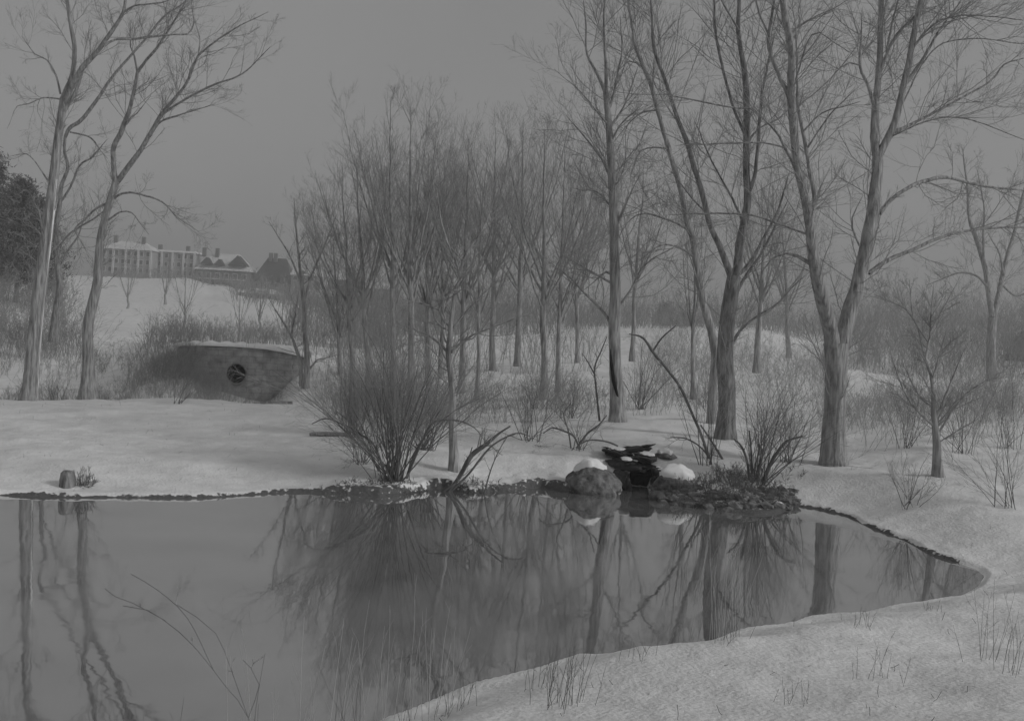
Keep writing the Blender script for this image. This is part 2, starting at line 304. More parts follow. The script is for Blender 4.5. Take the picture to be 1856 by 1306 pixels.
# water: still pond, skinned with thin ice near the middle
M_wat = bpy.data.materials.new('pond_water'); M_wat.use_nodes = True; n = M_wat.node_tree; n.nodes.clear()
o_ = n.nodes.new('ShaderNodeOutputMaterial'); gl = n.nodes.new('ShaderNodeBsdfGlossy'); df = n.nodes.new('ShaderNodeBsdfDiffuse'); ms = n.nodes.new('ShaderNodeMixShader')
fr = n.nodes.new('ShaderNodeFresnel'); fr.inputs['IOR'].default_value = 1.45
tc = n.nodes.new('ShaderNodeTexCoord'); nn = n.nodes.new('ShaderNodeTexNoise'); nn.inputs['Scale'].default_value = .6; nn.inputs['Detail'].default_value = 5
mr = n.nodes.new('ShaderNodeMapRange'); mr.inputs[1].default_value = .35; mr.inputs[2].default_value = .65; mr.inputs[3].default_value = .015; mr.inputs[4].default_value = .06
n.links.new(tc.outputs['Object'], nn.inputs[0]); n.links.new(nn.outputs[0], mr.inputs[0]); n.links.new(mr.outputs[0], gl.inputs['Roughness'])
dr = n.nodes.new('ShaderNodeMapRange'); dr.inputs[1].default_value = .3; dr.inputs[2].default_value = .7; dr.inputs[3].default_value = .12; dr.inputs[4].default_value = .26
n.links.new(nn.outputs[0], dr.inputs[0]); n.links.new(dr.outputs[0], df.inputs[0]); gl.inputs[0].default_value = (.95, .95, .95, 1)
mf = n.nodes.new('ShaderNodeMapRange'); mf.inputs[3].default_value = .46; mf.inputs[4].default_value = 1.0
n.links.new(fr.outputs[0], mf.inputs[0]); n.links.new(mf.outputs[0], ms.inputs[0]); n.links.new(df.outputs[0], ms.inputs[1]); n.links.new(gl.outputs[0], ms.inputs[2]); n.links.new(ms.outputs[0], o_.inputs[0])
n2 = n.nodes.new('ShaderNodeTexNoise'); n2.inputs['Scale'].default_value = 2.2; bp = n.nodes.new('ShaderNodeBump'); bp.inputs['Strength'].default_value = .06; bp.inputs['Distance'].default_value = .02
n.links.new(tc.outputs['Object'], n2.inputs[0]); n.links.new(n2.outputs[0], bp.inputs['Height']); n.links.new(bp.outputs[0], gl.inputs['Normal'])
mb = MB(); gx = np.linspace(-45, 16, 40); gy = np.linspace(-5, 24, 20); GX, GY = np.meshgrid(gx, gy, indexing='ij'); idx = np.arange(GX.size).reshape(GX.shape)
mb.add(np.stack([GX, GY, GX*0], -1).reshape(-1, 3), np.stack([idx[:-1, :-1], idx[1:, :-1], idx[1:, 1:], idx[:-1, 1:]], -1).reshape(-1, 4))
tag(mb.build('pond_water', M_wat), 'still dark pond reflecting the bare trees', kind='structure')

# ---------------------------------------------------------------- trees
def limb_world(pts, D, d0=0., slope=0., curve=0.):
    pts = np.array([(p if len(p) == 3 else (p[0], p[1], np.nan)) for p in pts], float)
    k = np.arange(len(pts)); m = ~np.isnan(pts[:, 2]); pts[:, 2] = np.interp(k, k[m], pts[m, 2])
    L = np.concatenate([[0], np.cumsum(np.hypot(np.diff(pts[:, 0]), np.diff(pts[:, 1])))])/F*D
    dd = D+d0+slope*L+curve*L*L
    return np.array([[*P(p[0], p[1], q), p[2]/F*q/2] for p, q in zip(pts, dd)]), dd
def polyline(pts, D, **k):
    return resample(limb_world(pts, D, **k)[0], .18)

def crown_mesh(lines, dens=1.0, rmax=.012, l1=(.8, 2.2), n2=7, n3=4, rt=.002, up=.08, out=1.0, a1=(.5, 1.1), tmin=.15, K=7, l2=(.3, .6), l3=(.3, .6)):
    """twigs on a list of polylines (m,4)"""
    lens = [np.linalg.norm(np.diff(l[:, :3], axis=0), axis=1).sum() for l in lines]
    FK = np.stack([fixedK(l, 24) for l in lines]); PP, PR = FK[..., :3], FK[..., 3]
    n1 = np.maximum(1, (np.array(lens)*dens*1.5).astype(int))
    c1, r1_ = grow(PP, PR, n1, (tmin, 1), a1, l1, K=K, wig=.14, up=up, rf=.45, rtip=rt*1.3, r0=None, out=out)
    r1_ = np.minimum(r1_, rmax)
    c2, r2_ = grow(c1, r1_, n2, (.15, 1), (.4, .9), l2, 'rel', K=5, wig=.14, up=up*.7, rf=.6, rtip=rt, shrink=.5)
    m = MB(); m.tubes(c1, r1_, 4); m.tubes(c2, r2_, 3)
    if n3:
        c3, r3_ = grow(c2, r2_, n3, (.2, 1), (.35, .8), l3, 'rel', K=4, wig=.14, up=up*.5, rf=.7, rtip=rt*.8, shrink=.4)
        m.tubes(c3, r3_, 3)
    return m

def traced_tree(label, D, trunk, limbs, dens=1.6, name='bare_tree', cat='tree', mats=None, group=None, crown=True, flare=1.25, rt=.002, **kw):
    """trunk / limbs traced as (px, py, width px); limbs leave the trunk in depth too"""
    mt = mats or M_bark
    base = trunk[0]; D = SD(base[0], D); bz = P(base[0], base[1], D)
    t = thing(name, label, cat, bz, group)
    known = []                                                     # (px, py, depth offset)
    tw, dd = limb_world(trunk, D); tl = resample(tw, .12)
    known += [(p[0], p[1], 0.) for p in trunk]
    low = tl[0].copy(); low[2] -= .35; low[3] *= 1.1; tl = np.vstack([low, tl])
    hgt = tl[:, 2]-bz[2]; tl[:, 3] *= 1+(flare-1)*np.exp(-np.clip(hgt, 0, 9)/.28)
    MB().tubes(tl[None, :, :3], tl[None, :, 3], 18, lump=.035).build('trunk', mt, t)
    lines = [tl[int(len(tl)*.35):]]
    for li, pts in enumerate(limbs):
        px, py = pts[0][:2]; kn = min(known, key=lambda q: (q[0]-px)**2+(q[1]-py)**2)
        q = pts[-1]
        if q[1] < 15:                                              # carry on above the picture
            p0 = pts[-2]; v = np.array([q[0]-p0[0], q[1]-p0[1]], float); v /= np.linalg.norm(v)+1e-6
            wq = q[2] if len(q) == 3 else 4
            pts = list(pts)+[(q[0]+v[0]*70, q[1]+v[1]*70-20, wq*.75), (q[0]+v[0]*130+12, q[1]+v[1]*130-60, wq*.4), (q[0]+v[0]*170+5, q[1]+v[1]*170-110, 1)]
        else:
            v = np.array([q[0]-pts[-2][0], q[1]-pts[-2][1]], float); v /= np.linalg.norm(v)+1e-6; pts = list(pts)+[(q[0]+v[0]*22, q[1]+v[1]*22, .8)]
        sl_ = random.uniform(-.35, .35); lw, dd = limb_world(pts, D, d0=kn[2], slope=sl_)
        known += [(p[0], p[1], q_-D) for p, q_ in zip(pts, dd)]
        ll = resample(lw, .14)
        jit = np.cumsum(rng.normal(size=(len(ll), 3))*(.009 if group else .005), axis=0); ll[:, :3] += jit; ll[:, 3] = np.maximum(ll[:, 3], .003)
        MB().tubes(ll[None, :, :3], ll[None, :, 3], 9, lump=.03).build('limb', mt, t)
        lines.append(ll)
    if crown: crown_mesh(lines, dens, rt=rt, **kw).build('crown', M_twig, t)
    return t

# left pair
L1 = traced_tree('tall bare tree at far left with snow stripe down its right side', 35,
 [(52, 726, 31), (57, 680, 27), (64, 600, 25), (75, 500, 23), (88, 400, 20), (97, 330, 17), (104, 260, 15), (111, 209, 14), (115, 178, 13)],
 [[(115, 178, 12), (122, 158, 9), (130, 135, 8), (135, 91, 8), (128, 44, 7), (121, 0, 6)],
  [(111, 205, 12), (125, 165, 10), (148, 125, 10), (168, 104, 9), (189, 77, 8), (209, 47, 7), (222, 24, 6), (227, 0, 5)],
  [(189, 84, 5), (209, 72, 4), (243, 71, 4), (280, 66, 4), (318, 63, 3), (340, 62, 3), (352, 44, 2.5), (350, 13, 2)],
  [(222, 24, 4), (243, 12, 3), (275, 8, 3), (303, 3, 2)],
  [(108, 230, 6), (118, 202, 6), (138, 168, 6), (148, 140, 5)],
  [(109, 170, 4), (99, 131, 3), (84, 108, 2.5), (62, 98, 2), (52, 84, 1.5)],
  [(108, 180, 3), (77, 178, 2.5), (50, 190, 2), (30, 194, 1.5), (20, 215, 1)],
  [(95, 340, 4), (70, 300, 2.5), (50, 280, 2), (20, 285, 1)]], dens=2.7, l1=(.6, 2.0), out=.6, rmax=.008, n2=9)
st = polyline([(68, 722, 5), (72, 640, 5), (79, 560, 4.5), (84.5, 505, 4.5), (93, 430, 4), (99, 370, 3.5), (103, 325, 1.5)], SD(52, 35)-.14)
st[:, 3] *= np.clip(.5+.55*vn(st[:, 2]*1.7, st[:, 2]*0)+.25*vn(st[:, 2]*6, st[:, 2]*0+5), .12, .9); MB().tubes(st[None, :, :3], st[None, :, 3], 8, lump=.28).build('snow_strip', M_cap, L1)
L2 = traced_tree('crooked bare tree forking wide, second trunk from the left edge', 36,
 [(159, 709, 27), (160, 670, 22), (160, 636, 19), (160, 589, 19), (168, 552, 18), (177, 511, 17), (179, 467, 15), (182, 434, 14), (189, 400, 13), (199, 365, 13), (209, 334, 13)],
 [[(209, 334, 11), (206, 303, 9), (207, 266, 9), (219, 243, 9), (229, 216, 8), (238, 189, 7), (246, 152, 6), (249, 135, 6), (266, 111, 5), (283, 91, 5), (297, 71, 4), (313, 44, 3.5), (330, 17, 3), (345, -10, 2)],
  [(249, 135, 4), (243, 101, 3), (236, 84, 2), (236, 60, 1.5)],
  [(210, 332, 10), (229, 307, 10), (249, 280, 9), (266, 253, 8), (280, 229, 8), (291, 209, 7), (317, 179, 6), (337, 155, 5), (350, 125, 5), (359, 104, 4), (381, 84, 3.5), (404, 67, 3), (438, 47, 2), (465, 34, 1.5)],
  [(291, 209, 5), (320, 189, 4), (364, 165, 4), (391, 153, 3.5), (421, 143, 3), (448, 128, 2.5), (475, 101, 2)],
  [(281, 229, 4), (297, 217, 3), (323, 209, 2.5), (371, 194, 1.5)],
  [(359, 104, 3), (362, 77, 2.5), (360, 60, 2), (352, 30, 1.5)],
  [(207, 359, 5), (222, 351, 4), (236, 349, 4), (266, 355, 3.5), (296, 367, 3), (320, 391, 2), (344, 408, 1.5)],
  [(196, 398, 4), (219, 384, 3), (239, 386, 2.5), (256, 408, 1.5)],
  [(198, 367, 5), (175, 377, 4), (152, 398, 3.5), (135, 414, 3), (146, 435, 1.5)],
  [(229, 225, 4), (240, 212, 3), (250, 205, 2), (262, 190, 1.2)]], dens=2.7, l1=(.6, 2.0), out=.6, rmax=.008, n2=9)
traced_tree('thin bare tree behind, rising between the two large left trunks', 62,
 [(98, 606, 16), (101, 570, 13), (108, 520, 11), (103, 470, 10), (101, 421, 9), (108, 371, 8), (111, 337, 7), (123, 304, 6), (117, 275, 5), (118, 249, 5)],
 [[(118, 249, 6), (126, 232, 7), (148, 216, 7), (175, 179, 6), (202, 138, 5), (236, 98, 4.5), (263, 67, 4), (286, 37, 4), (303, 20, 3), (330, 3, 2.5)],
  [(111, 364, 4), (128, 337, 4), (145, 300, 3.5), (168, 286, 3), (182, 270, 2)], [(126, 239, 3), (162, 248, 3), (180, 270, 2)],
  [(102, 450, 4), (130, 420, 3), (165, 400, 3), (190, 380, 2)], [(104, 500, 5), (120, 460, 4), (140, 430, 3), (150, 400, 2)], [(103, 480, 4), (85, 440, 3), (60, 410, 2)]], dens=1.6, l1=(1, 3), rt=.004, mats=M_barkd)

# three big trees on the right bank
A = traced_tree('straight bare tree with a dark split in its trunk, above the brook', 27.5,
 [(1120, 763, 29), (1118, 703, 24), (1115, 653, 22), (1113, 585, 21), (1115, 535, 20), (1114, 467, 18), (1113, 400, 17), (1108, 303, 14), (1103, 219, 12), (1098, 168, 11)],
 [[(1099, 172, 8), (1089, 148, 6), (1078, 125, 5), (1064, 94, 4), (1064, 50, 3), (1060, 10, 2)], [(1098, 168, 8), (1098, 135, 6), (1095, 84, 5), (1093, 34, 4), (1095, 0, 3)],
  [(1105, 195, 6), (1113, 168, 5), (1121, 128, 4), (1130, 90, 3), (1128, 50, 2)], [(1106, 230, 5), (1125, 205, 4), (1140, 170, 3), (1150, 140, 2)],
  [(1113, 515, 5), (1088, 501, 4), (1060, 485, 3), (1037, 471, 2)], [(1113, 595, 6), (1091, 562, 5), (1064, 535, 4), (1031, 501, 3), (1010, 485, 1.5)], [(1113, 500, 5), (1098, 493, 4), (1075, 512, 2)],
  [(1113, 420, 5), (1128, 390, 4), (1140, 360, 3), (1155, 330, 2)], [(1108, 330, 5), (1090, 290, 4), (1060, 250, 3), (1040, 225, 2)], [(1104, 230, 4), (1080, 200, 3), (1050, 165, 2.5), (1020, 140, 1.5)],
  [(1106, 260, 4), (1128, 225, 3), (1150, 205, 2)], [(1115, 560, 5), (1140, 530, 4), (1170, 480, 3), (1210, 455, 2)], [(1112, 380, 4), (1085, 350, 3), (1055, 345, 2)]], dens=3.4, l1=(.9, 2.6), rmax=.009, n2=10, n3=4)
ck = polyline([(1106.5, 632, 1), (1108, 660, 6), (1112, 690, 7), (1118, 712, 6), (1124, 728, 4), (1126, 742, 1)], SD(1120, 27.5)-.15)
MB().tubes(ck[None, :, :3], ck[None, :, 3], 8, lump=.1).build('trunk_split', M_shade, A)  # black strip laid on the bark to paint the split's inner shade
traced_tree('thick dark-barked tree dividing low into steep limbs behind the brook rocks', 24,
 [(1315, 796, 35), (1317, 740, 32), (1317, 703, 31), (1314, 653, 30), (1318, 585, 28), (1325, 535, 27), (1331, 500, 25)],
 [[(1331, 500, 20), (1337, 484, 17), (1340, 444, 16), (1347, 404, 15), (1354, 357, 14), (1351, 303, 13), (1352, 253, 12), (1354, 202, 12), (1352, 135, 11), (1346, 91, 9), (1340, 50, 8), (1342, 0, 7)],
  [(1328, 510, 14), (1313, 467, 12), (1300, 437, 11), (1287, 407, 10), (1270, 340, 10), (1256, 296, 9), (1243, 253, 9), (1229, 219, 8), (1216, 182, 7), (1202, 141, 7), (1187, 104, 6), (1180, 77, 5), (1179, 34, 4), (1177, 0, 3)],
  [(1340, 57, 4), (1324, 27, 3), (1310, 7, 3)], [(1349, 243, 5), (1330, 199, 5), (1317, 152, 5), (1307, 108, 5), (1297, 50, 5), (1295, 0, 4)],
  [(1354, 357, 8), (1367, 320, 7), (1374, 253, 6), (1376, 216, 6), (1381, 168, 5), (1391, 118, 4), (1400, 80, 3)],
  [(1330, 505, 8), (1360, 475, 7), (1385, 430, 5), (1410, 380, 4), (1425, 330, 3)], [(1322, 560, 8), (1345, 510, 6), (1377, 460, 5), (1398, 420, 4), (1420, 375, 2)],
  [(1283, 390, 4), (1255, 360, 3), (1230, 330, 2)], [(1346, 400, 5), (1322, 350, 4), (1290, 290, 3), (1270, 240, 2)], [(1316, 640, 7), (1340, 600, 5), (1370, 575, 4), (1410, 550, 3), (1440, 520, 1.5)],
  [(1352, 260, 4), (1380, 230, 3), (1410, 215, 2), (1440, 190, 1.5)]], dens=2.9, l1=(.9, 2.8), rmax=.008, n2=10, n3=4, out=.7, mats=M_barkd)
traced_tree('slim bare tree close behind the thick dark-barked one, leaning to the left', 26.6,
 [(1290, 766, 18), (1292, 700, 16), (1297, 650, 16), (1290, 602, 15), (1276, 552, 14), (1266, 501, 14), (1260, 461, 12), (1255, 427, 12), (1246, 404, 11), (1234, 344, 10), (1219, 293, 10)],
 [[(1219, 293, 9), (1202, 236, 9), (1189, 189, 8), (1179, 152, 8), (1167, 125, 7), (1153, 91, 6), (1145, 50, 5), (1137, 0, 4)], [(1183, 172, 4), (1184, 150, 4), (1184, 128, 3)], [(1167, 125, 3), (1153, 115, 3), (1140, 112, 2), (1120, 130, 1)],
  [(1262, 470, 5), (1235, 450, 4), (1200, 445, 3), (1165, 470, 2)], [(1250, 420, 4), (1215, 400, 4), (1169, 387, 3), (1142, 397, 2), (1120, 430, 1)], [(1210, 270, 3), (1185, 268, 3), (1160, 275, 2), (1150, 300, 1)], [(1276, 552, 4), (1262, 500, 3), (1250, 460, 2)],
  [(1190, 200, 3), (1165, 205, 3), (1140, 225, 2), (1125, 260, 1)]], dens=2.9, l1=(.9, 2.6), rmax=.008, n2=10, n3=4, out=.7)
Cc = traced_tree('big forked tree with V-shaped stems, nearest on the right bank', 20,
 [(1511, 838, 44), (1511, 800, 42), (1513, 760, 39), (1515, 720, 38), (1516, 680, 39), (1516, 645, 42), (1516, 622, 46)],
 [[(1512, 650, 30), (1505, 602, 27), (1495, 562, 26), (1484, 518, 25), (1476, 484, 23), (1469, 434, 18), (1464, 398, 17), (1457, 364, 16), (1447, 323, 15), (1441, 280, 15), (1436, 236, 15), (1432, 185, 15), (1432, 135, 14), (1431, 84, 13), (1422, 34, 13), (1417, 0, 12)],
  [(1518, 655, 32), (1527, 615, 29), (1538, 568, 28), (1555, 518, 27), (1567, 467, 26), (1574, 427, 25), (1582, 364, 22), (1588, 310, 20), (1589, 280, 18)],
  [(1589, 282, 15), (1584, 249, 15), (1586, 202, 14), (1592, 145, 12), (1596, 101, 11), (1597, 50, 10), (1601, 0, 9)],
  [(1589, 290, 15), (1602, 262, 14), (1616, 236, 14), (1629, 192, 13), (1639, 145, 12), (1650, 94, 11), (1660, 44, 10), (1670, 0, 9)],
  [(1468, 395, 9), (1476, 364, 8), (1469, 323, 8), (1461, 263, 7), (1447, 195, 6), (1443, 120, 4), (1440, 60, 3)],
  [(1432, 185, 8), (1424, 160, 8), (1417, 145, 7), (1400, 101, 6), (1395, 67, 6), (1404, 7, 5)], [(1395, 67, 4), (1380, 35, 3), (1372, 8, 3)],
  [(1467, 476, 8), (1444, 462, 6), (1424, 457, 4), (1400, 464, 3), (1380, 490, 1.5)],
  [(1440, 305, 5), (1420, 263, 5), (1404, 236, 4), (1380, 212, 3), (1367, 199, 3), (1317, 195, 3), (1266, 185, 3), (1229, 179, 2)],
  [(1425, 268, 3), (1384, 259, 3), (1317, 261, 2.5), (1250, 264, 2)], [(1466, 425, 4), (1418, 408, 4), (1367, 391, 3.5), (1300, 387, 3), (1233, 389, 2)],
  [(1635, 160, 8), (1666, 118, 6), (1683, 91, 5), (1707, 50, 4), (1737, 10, 3)], [(1594, 135, 6), (1606, 98, 5), (1623, 64, 5), (1656, 30, 4)], [(1607, 91, 4), (1618, 44, 3.5), (1629, 0, 3)],
  [(1584, 190, 7), (1572, 152, 6), (1560, 118, 5), (1561, 70, 3), (1562, 40, 2)], [(1560, 118, 3), (1540, 113, 3), (1515, 130, 2), (1500, 160, 1)],
  [(1618, 240, 7), (1666, 219, 5), (1717, 192, 4), (1791, 152, 3.5), (1818, 121, 3), (1852, 111, 2)],
  [(1594, 387, 9), (1616, 360, 7), (1650, 337, 7), (1683, 325, 7), (1717, 320, 6), (1751, 327, 5), (1801, 337, 4), (1852, 342, 3)],
  [(1574, 495, 8), (1609, 471, 8), (1650, 454, 7), (1693, 434, 6), (1744, 420, 5), (1801, 412, 4), (1850, 412, 2)],
  [(1558, 445, 4), (1545, 413, 3.5), (1545, 394, 3), (1555, 374, 2)], [(1645, 100, 4), (1690, 45, 3.5), (1735, 28, 3), (1780, 28, 2.5), (1840, 35, 2)], [(1630, 200, 3), (1690, 95, 2.5), (1760, 72, 2.5), (1850, 80, 2)],
  [(1610, 250, 3), (1680, 220, 2.5), (1750, 215, 2.5), (1850, 250, 1.5)], [(1432, 60, 5), (1460, 40, 4), (1490, 28, 3)], [(1455, 240, 4), (1490, 205, 3), (1540, 190, 2)], [(1462, 270, 4), (1500, 215, 3), (1535, 180, 2)], [(1434, 170, 3), (1470, 65, 3), (1510, 80, 2), (1540, 100, 1)]],
 dens=2.9, l1=(.8, 2.7), rmax=.008, n2=10, n3=4, out=.5, up=.05)
traced_tree('slender tree with a pale lit edge standing just behind the pond bank', 21,
 [(823, 851, 19), (822, 820, 16), (821, 796, 15), (820, 762, 13), (821, 728, 12), (817, 680, 11), (813, 640, 11), (817, 594, 9), (820, 560, 8)],
 [[(820, 560, 7), (822, 535, 6), (830, 515, 6), (836, 487, 5), (847, 456, 4), (874, 416, 3), (895, 360, 2)], [(830, 515, 4), (830, 483, 4), (810, 440, 3), (796, 389, 2.5), (790, 340, 1.5)],
  [(813, 590, 4), (807, 585, 4), (795, 561, 5), (805, 537, 5), (830, 520, 5), (845, 500, 3)], [(795, 561, 3.5), (775, 552, 3), (749, 547, 2)],
  [(813, 640, 6), (800, 624, 4.5), (780, 610, 3.5), (756, 600, 2.5)], [(815, 640, 6), (837, 621, 4.5), (857, 607, 4), (881, 597, 3), (924, 580, 2)], [(818, 600, 5), (850, 560, 3), (890, 520, 2)], [(816, 600, 4), (790, 580, 3), (770, 500, 2)]], dens=4.5, l1=(.5, 1.5))
traced_tree('far forked tree at the right edge beyond the hedge', 60,
 [(1796, 694, 19), (1797, 622, 16), (1799, 575, 16)],
 [[(1799, 575, 11), (1791, 528, 10), (1784, 484, 9), (1771, 440, 8), (1757, 400, 6), (1752, 340, 4), (1745, 290, 3)], [(1800, 578, 10), (1806, 555, 10), (1815, 518, 9), (1825, 474, 8), (1841, 420, 6), (1852, 370, 5), (1870, 300, 3)],
  [(1790, 520, 5), (1770, 500, 4), (1740, 495, 3), (1700, 510, 2)], [(1784, 484, 5), (1782, 430, 4), (1784, 380, 3), (1775, 330, 2)], [(1820, 500, 4), (1812, 460, 3), (1800, 440, 2)], [(1815, 515, 4), (1840, 535, 3), (1860, 530, 2)]], dens=1.7, l1=(1, 3), rt=.004)
traced_tree('small spreading tree with a short trunk on the right bank', 17.5,
 [(1700, 858, 18), (1699, 820, 15), (1697, 790, 13), (1693, 750, 10), (1692, 715, 8)],
 [[(1692, 715, 6), (1688, 680, 5), (1678, 650, 4.5), (1685, 610, 4), (1686, 570, 3), (1690, 530, 2)], [(1690, 690, 4), (1675, 640, 3), (1662, 590, 3), (1640, 560, 2), (1610, 545, 1.3)], [(1690, 690, 4), (1700, 660, 3), (1712, 620, 2)],
  [(1695, 760, 5), (1712, 720, 4), (1725, 690, 3), (1740, 650, 2)], [(1696, 775, 5), (1660, 740, 4), (1635, 700, 3), (1620, 660, 2)], [(1697, 790, 4), (1722, 750, 4), (1750, 715, 3), (1790, 690, 2)], [(1693, 740, 4), (1665, 720, 3), (1650, 690, 2)],
  [(1686, 600, 3), (1710, 560, 2), (1730, 520, 1.5)], [(1682, 620, 3), (1655, 575, 2), (1650, 530, 1.5)]], dens=5, l1=(.3, 1.1), out=.8, up=.1, name='small_tree')
traced_tree('forked young tree beside the right end of the culvert wall', 44,
 [(553, 706, 13), (556, 670, 11), (556, 640, 10), (553, 600, 9), (552, 560, 8), (545, 500, 7)],
 [[(545, 500, 5), (540, 440, 4), (535, 380, 2.5)], [(557, 672, 5), (566, 662, 4), (575, 652, 3), (590, 648, 2)], [(552, 545, 5), (565, 500, 4), (585, 450, 3), (600, 410, 2)], [(546, 700, 8), (544, 660, 7), (537, 636, 6), (527, 610, 4), (510, 580, 3), (498, 560, 2)], [(528, 610, 4), (535, 570, 3), (540, 540, 2)], [(545, 510, 4), (525, 460, 3), (500, 420, 2)]], dens=1.6, l1=(.6, 1.6), rt=.002)

# grove in the middle: upswept slender trees, each its own
def grove_tree(label, D, x0, y0, w0, lean, ytop, fork=.45, nl=6, spread=60, dens=3, group='slender bare trees of the grove behind the bank', mt=None, cd=None, ln=(1.0, 2.6)):
    bx, by = x0, y0
    yf = y0-(y0-ytop)*fork
    trunk = [(bx, by, w0), (bx+lean*.12+random.uniform(-2, 2), by-(by-yf)*.33, w0*.85), (bx+lean*.25+random.uniform(-2, 2), by-(by-yf)*.66, w0*.78), (bx+lean*.4, yf, w0*.7)]
    fx = bx+lean*.4; limbs = [[(fx, yf, w0*.62), (fx+lean*.2, yf-(yf-ytop)*.35, w0*.45), (fx+lean*.45, yf-(yf-ytop)*.7, w0*.28), (fx+lean*.6, ytop, 1.2)]]
    for i in range(nl):
        s_ = -1 if i % 2 else 1; q = random.uniform(.35, 1); ys_ = by-(by-yf)*random.uniform(.6, 1)-0; xx = bx+lean*.4*(by-ys_)/(by-yf)
        sp_ = s_*spread*random.uniform(.5, 1.2); top = ytop+(yf-ytop)*random.uniform(0, .45)
        limbs.append([(xx, ys_, w0*.34), (xx+sp_*.4, ys_-(ys_-top)*.3, w0*.26), (xx+sp_*.75, ys_-(ys_-top)*.65, w0*.16), (xx+sp_*1.0, top, 1)])
    return traced_tree(label, D, trunk, limbs, dens=dens, l1=ln, up=.14, a1=(.35, .8), K=6, group=group, mats=mt, rt=.0018, n2=8, n3=4, rmax=.007)
G = [
 ('pole-like tree at the left end of the grove, nearest the culvert', 46, 617, 700, 9, -12, 420, 60),
 ('thin straight tree second from the left of the grove', 42, 640, 706, 9, -22, 330, 70),
 ('slender tree of the grove rising behind the left side of the big bush', 38, 668, 712, 11, -25, 300, 70),
 ('tall slender tree whose twigs top the grove at its left', 37, 716, 715, 12, -12, 195, 75),
 ('tall straight tree with pale edged trunk directly behind the big bush', 36, 746, 716, 14, -8, 205, 75),
 ('crowded tree just right of the tallest pair in the grove', 42, 775, 708, 13, 5, 300, 60),
 ('tree hidden behind the slender pond-side tree', 44, 800, 706, 12, 6, 310, 60),
 ('slender grove tree seen just right of the pond-side tree', 39, 836, 712, 13, 14, 270, 70),
 ('thin short-trunked tree in the clearing right of the bush', 36, 865, 705, 8, 8, 330, 55),
 ('bushy crowned tree above the clearing in the middle', 48, 893, 672, 12, 6, 255, 80),
 ('round crowned tree at the top right of the grove', 50, 938, 660, 12, 14, 235, 90),
 ('dark trunked tree with paired stems standing in the open snow', 35, 985, 718, 14, 2, 260, 80),
 ('paler tree right of the paired stems in the open snow', 38, 1011, 712, 10, 14, 290, 70),
 ('far slim tree between the grove and the split-trunk tree', 52, 1046, 650, 8, -10, 330, 60),
]
for i, (lb, D, x0, y0, w0, ln_, yt, sp_) in enumerate(G):
    grove_tree(lb, D, x0, y0, w0, ln_, yt, spread=sp_, nl=7, dens=2.4 if D > 40 else 2.2)
grove_tree('slim tree right of the split-trunk tree against the sky', 45, 1146, 640, 9, 20, 320, spread=45, nl=5, group='slim trees beyond the right bank', dens=1.8)
grove_tree('narrow double-stemmed tree left of the thick dark-barked tree', 34, 1257, 705, 9, 2, 400, spread=18, nl=4, group='slim trees beyond the right bank', dens=1.8)
grove_tree('leafless tree behind the limbs of the thick dark-barked tree', 40, 1372, 660, 12, 22, 330, spread=60, nl=6, group='slim trees beyond the right bank', dens=2)
grove_tree('pale twiggy tree far behind the stems of the big forked tree', 70, 1430, 640, 9, -12, 380, spread=50, nl=6, group='slim trees beyond the right bank', dens=1.6, ln=(1.5, 4))
for lb, px, py, D, top, sp_ in [('small lone tree on the snowy hill above the culvert', 433, 622, 82, 530, 16), ('bare little tree left of the culvert on the hill slope', 334, 600, 90, 500, 20), ('spindly tree low on the hill below the dark gabled house', 470, 600, 100, 520, 14),
                               ('wispy tree left on the hillside below the long row house', 231, 560, 170, 500, 10), ('wispy tree on the hillside below the middle of the row house', 300, 548, 190, 500, 8)]:
    grove_tree(lb, D, px, py, 4.5, 2, top, fork=.4, nl=5, spread=sp_, group='small trees on the snowy hill', dens=.9, ln=(1, 2.5))

# ---------------------------------------------------------------- shrubs
def shrub(label, px, D, n, h, spread, name='bare_shrub', lean=0, group=None, mt=None, r=.009, n2=6, n3=5, droop=-.02, py=None, K=9, thick=1.0, l2=(.35, .6), rt=.0015):
    h = h*float(sc(px)); D = SD(px, D); x = float(XG(px, D)); z = gz(x, D); t = thing(name, label, 'shrub', (x, D, z), group)
    base = np.c_[rng.normal(size=(n, 2))*.09*thick, np.full(n, -.08)]+np.array([x, D, z])
    az = rng.uniform(0, 2*np.pi, n); tilt = np.abs(rng.normal(size=n))*spread; d = np.c_[np.cos(az)*np.sin(tilt)+lean, np.sin(az)*np.sin(tilt), np.cos(tilt)]
    d /= np.linalg.norm(d, axis=1, keepdims=True); L = h*rng.uniform(.55, 1.05, n); pts = [base]
    for k in range(K-1):
        d = d+rng.normal(size=(n, 3))*.07; d[:, 2] += droop; d /= np.linalg.norm(d, axis=1, keepdims=True); pts.append(pts[-1]+d*(L/(K-1))[:, None])
    PP = np.stack(pts, 1); rr = r*rng.uniform(.5, 1.4, n)[:, None]*np.linspace(1, .2, K)[None]
    MB().tubes(PP, rr, 5).build('stems', M_stem if mt is None else mt, t)
    c1, q1 = grow(PP, rr, n2, (.25, 1), (.3, .75), l2, 'rel', K=6, wig=.12, up=.03, rf=.55, rtip=rt*1.2)
    c2, q2 = grow(c1, q1, n3, (.2, 1), (.3, .8), (.3, .55), 'rel', K=4, wig=.12, up=.02, rf=.6, rtip=rt)
    MB().tubes(c1, q1, 3).tubes(c2, q2, 3).build('twigs', M_twig if mt is None else mt, t)
    return t
shrub('big fountain-shaped bare bush at the water edge, the largest on the bank', 715, 20.0, 62, 3.1, .40, r=.011, n2=9, n3=7, droop=-.035, thick=1.4)
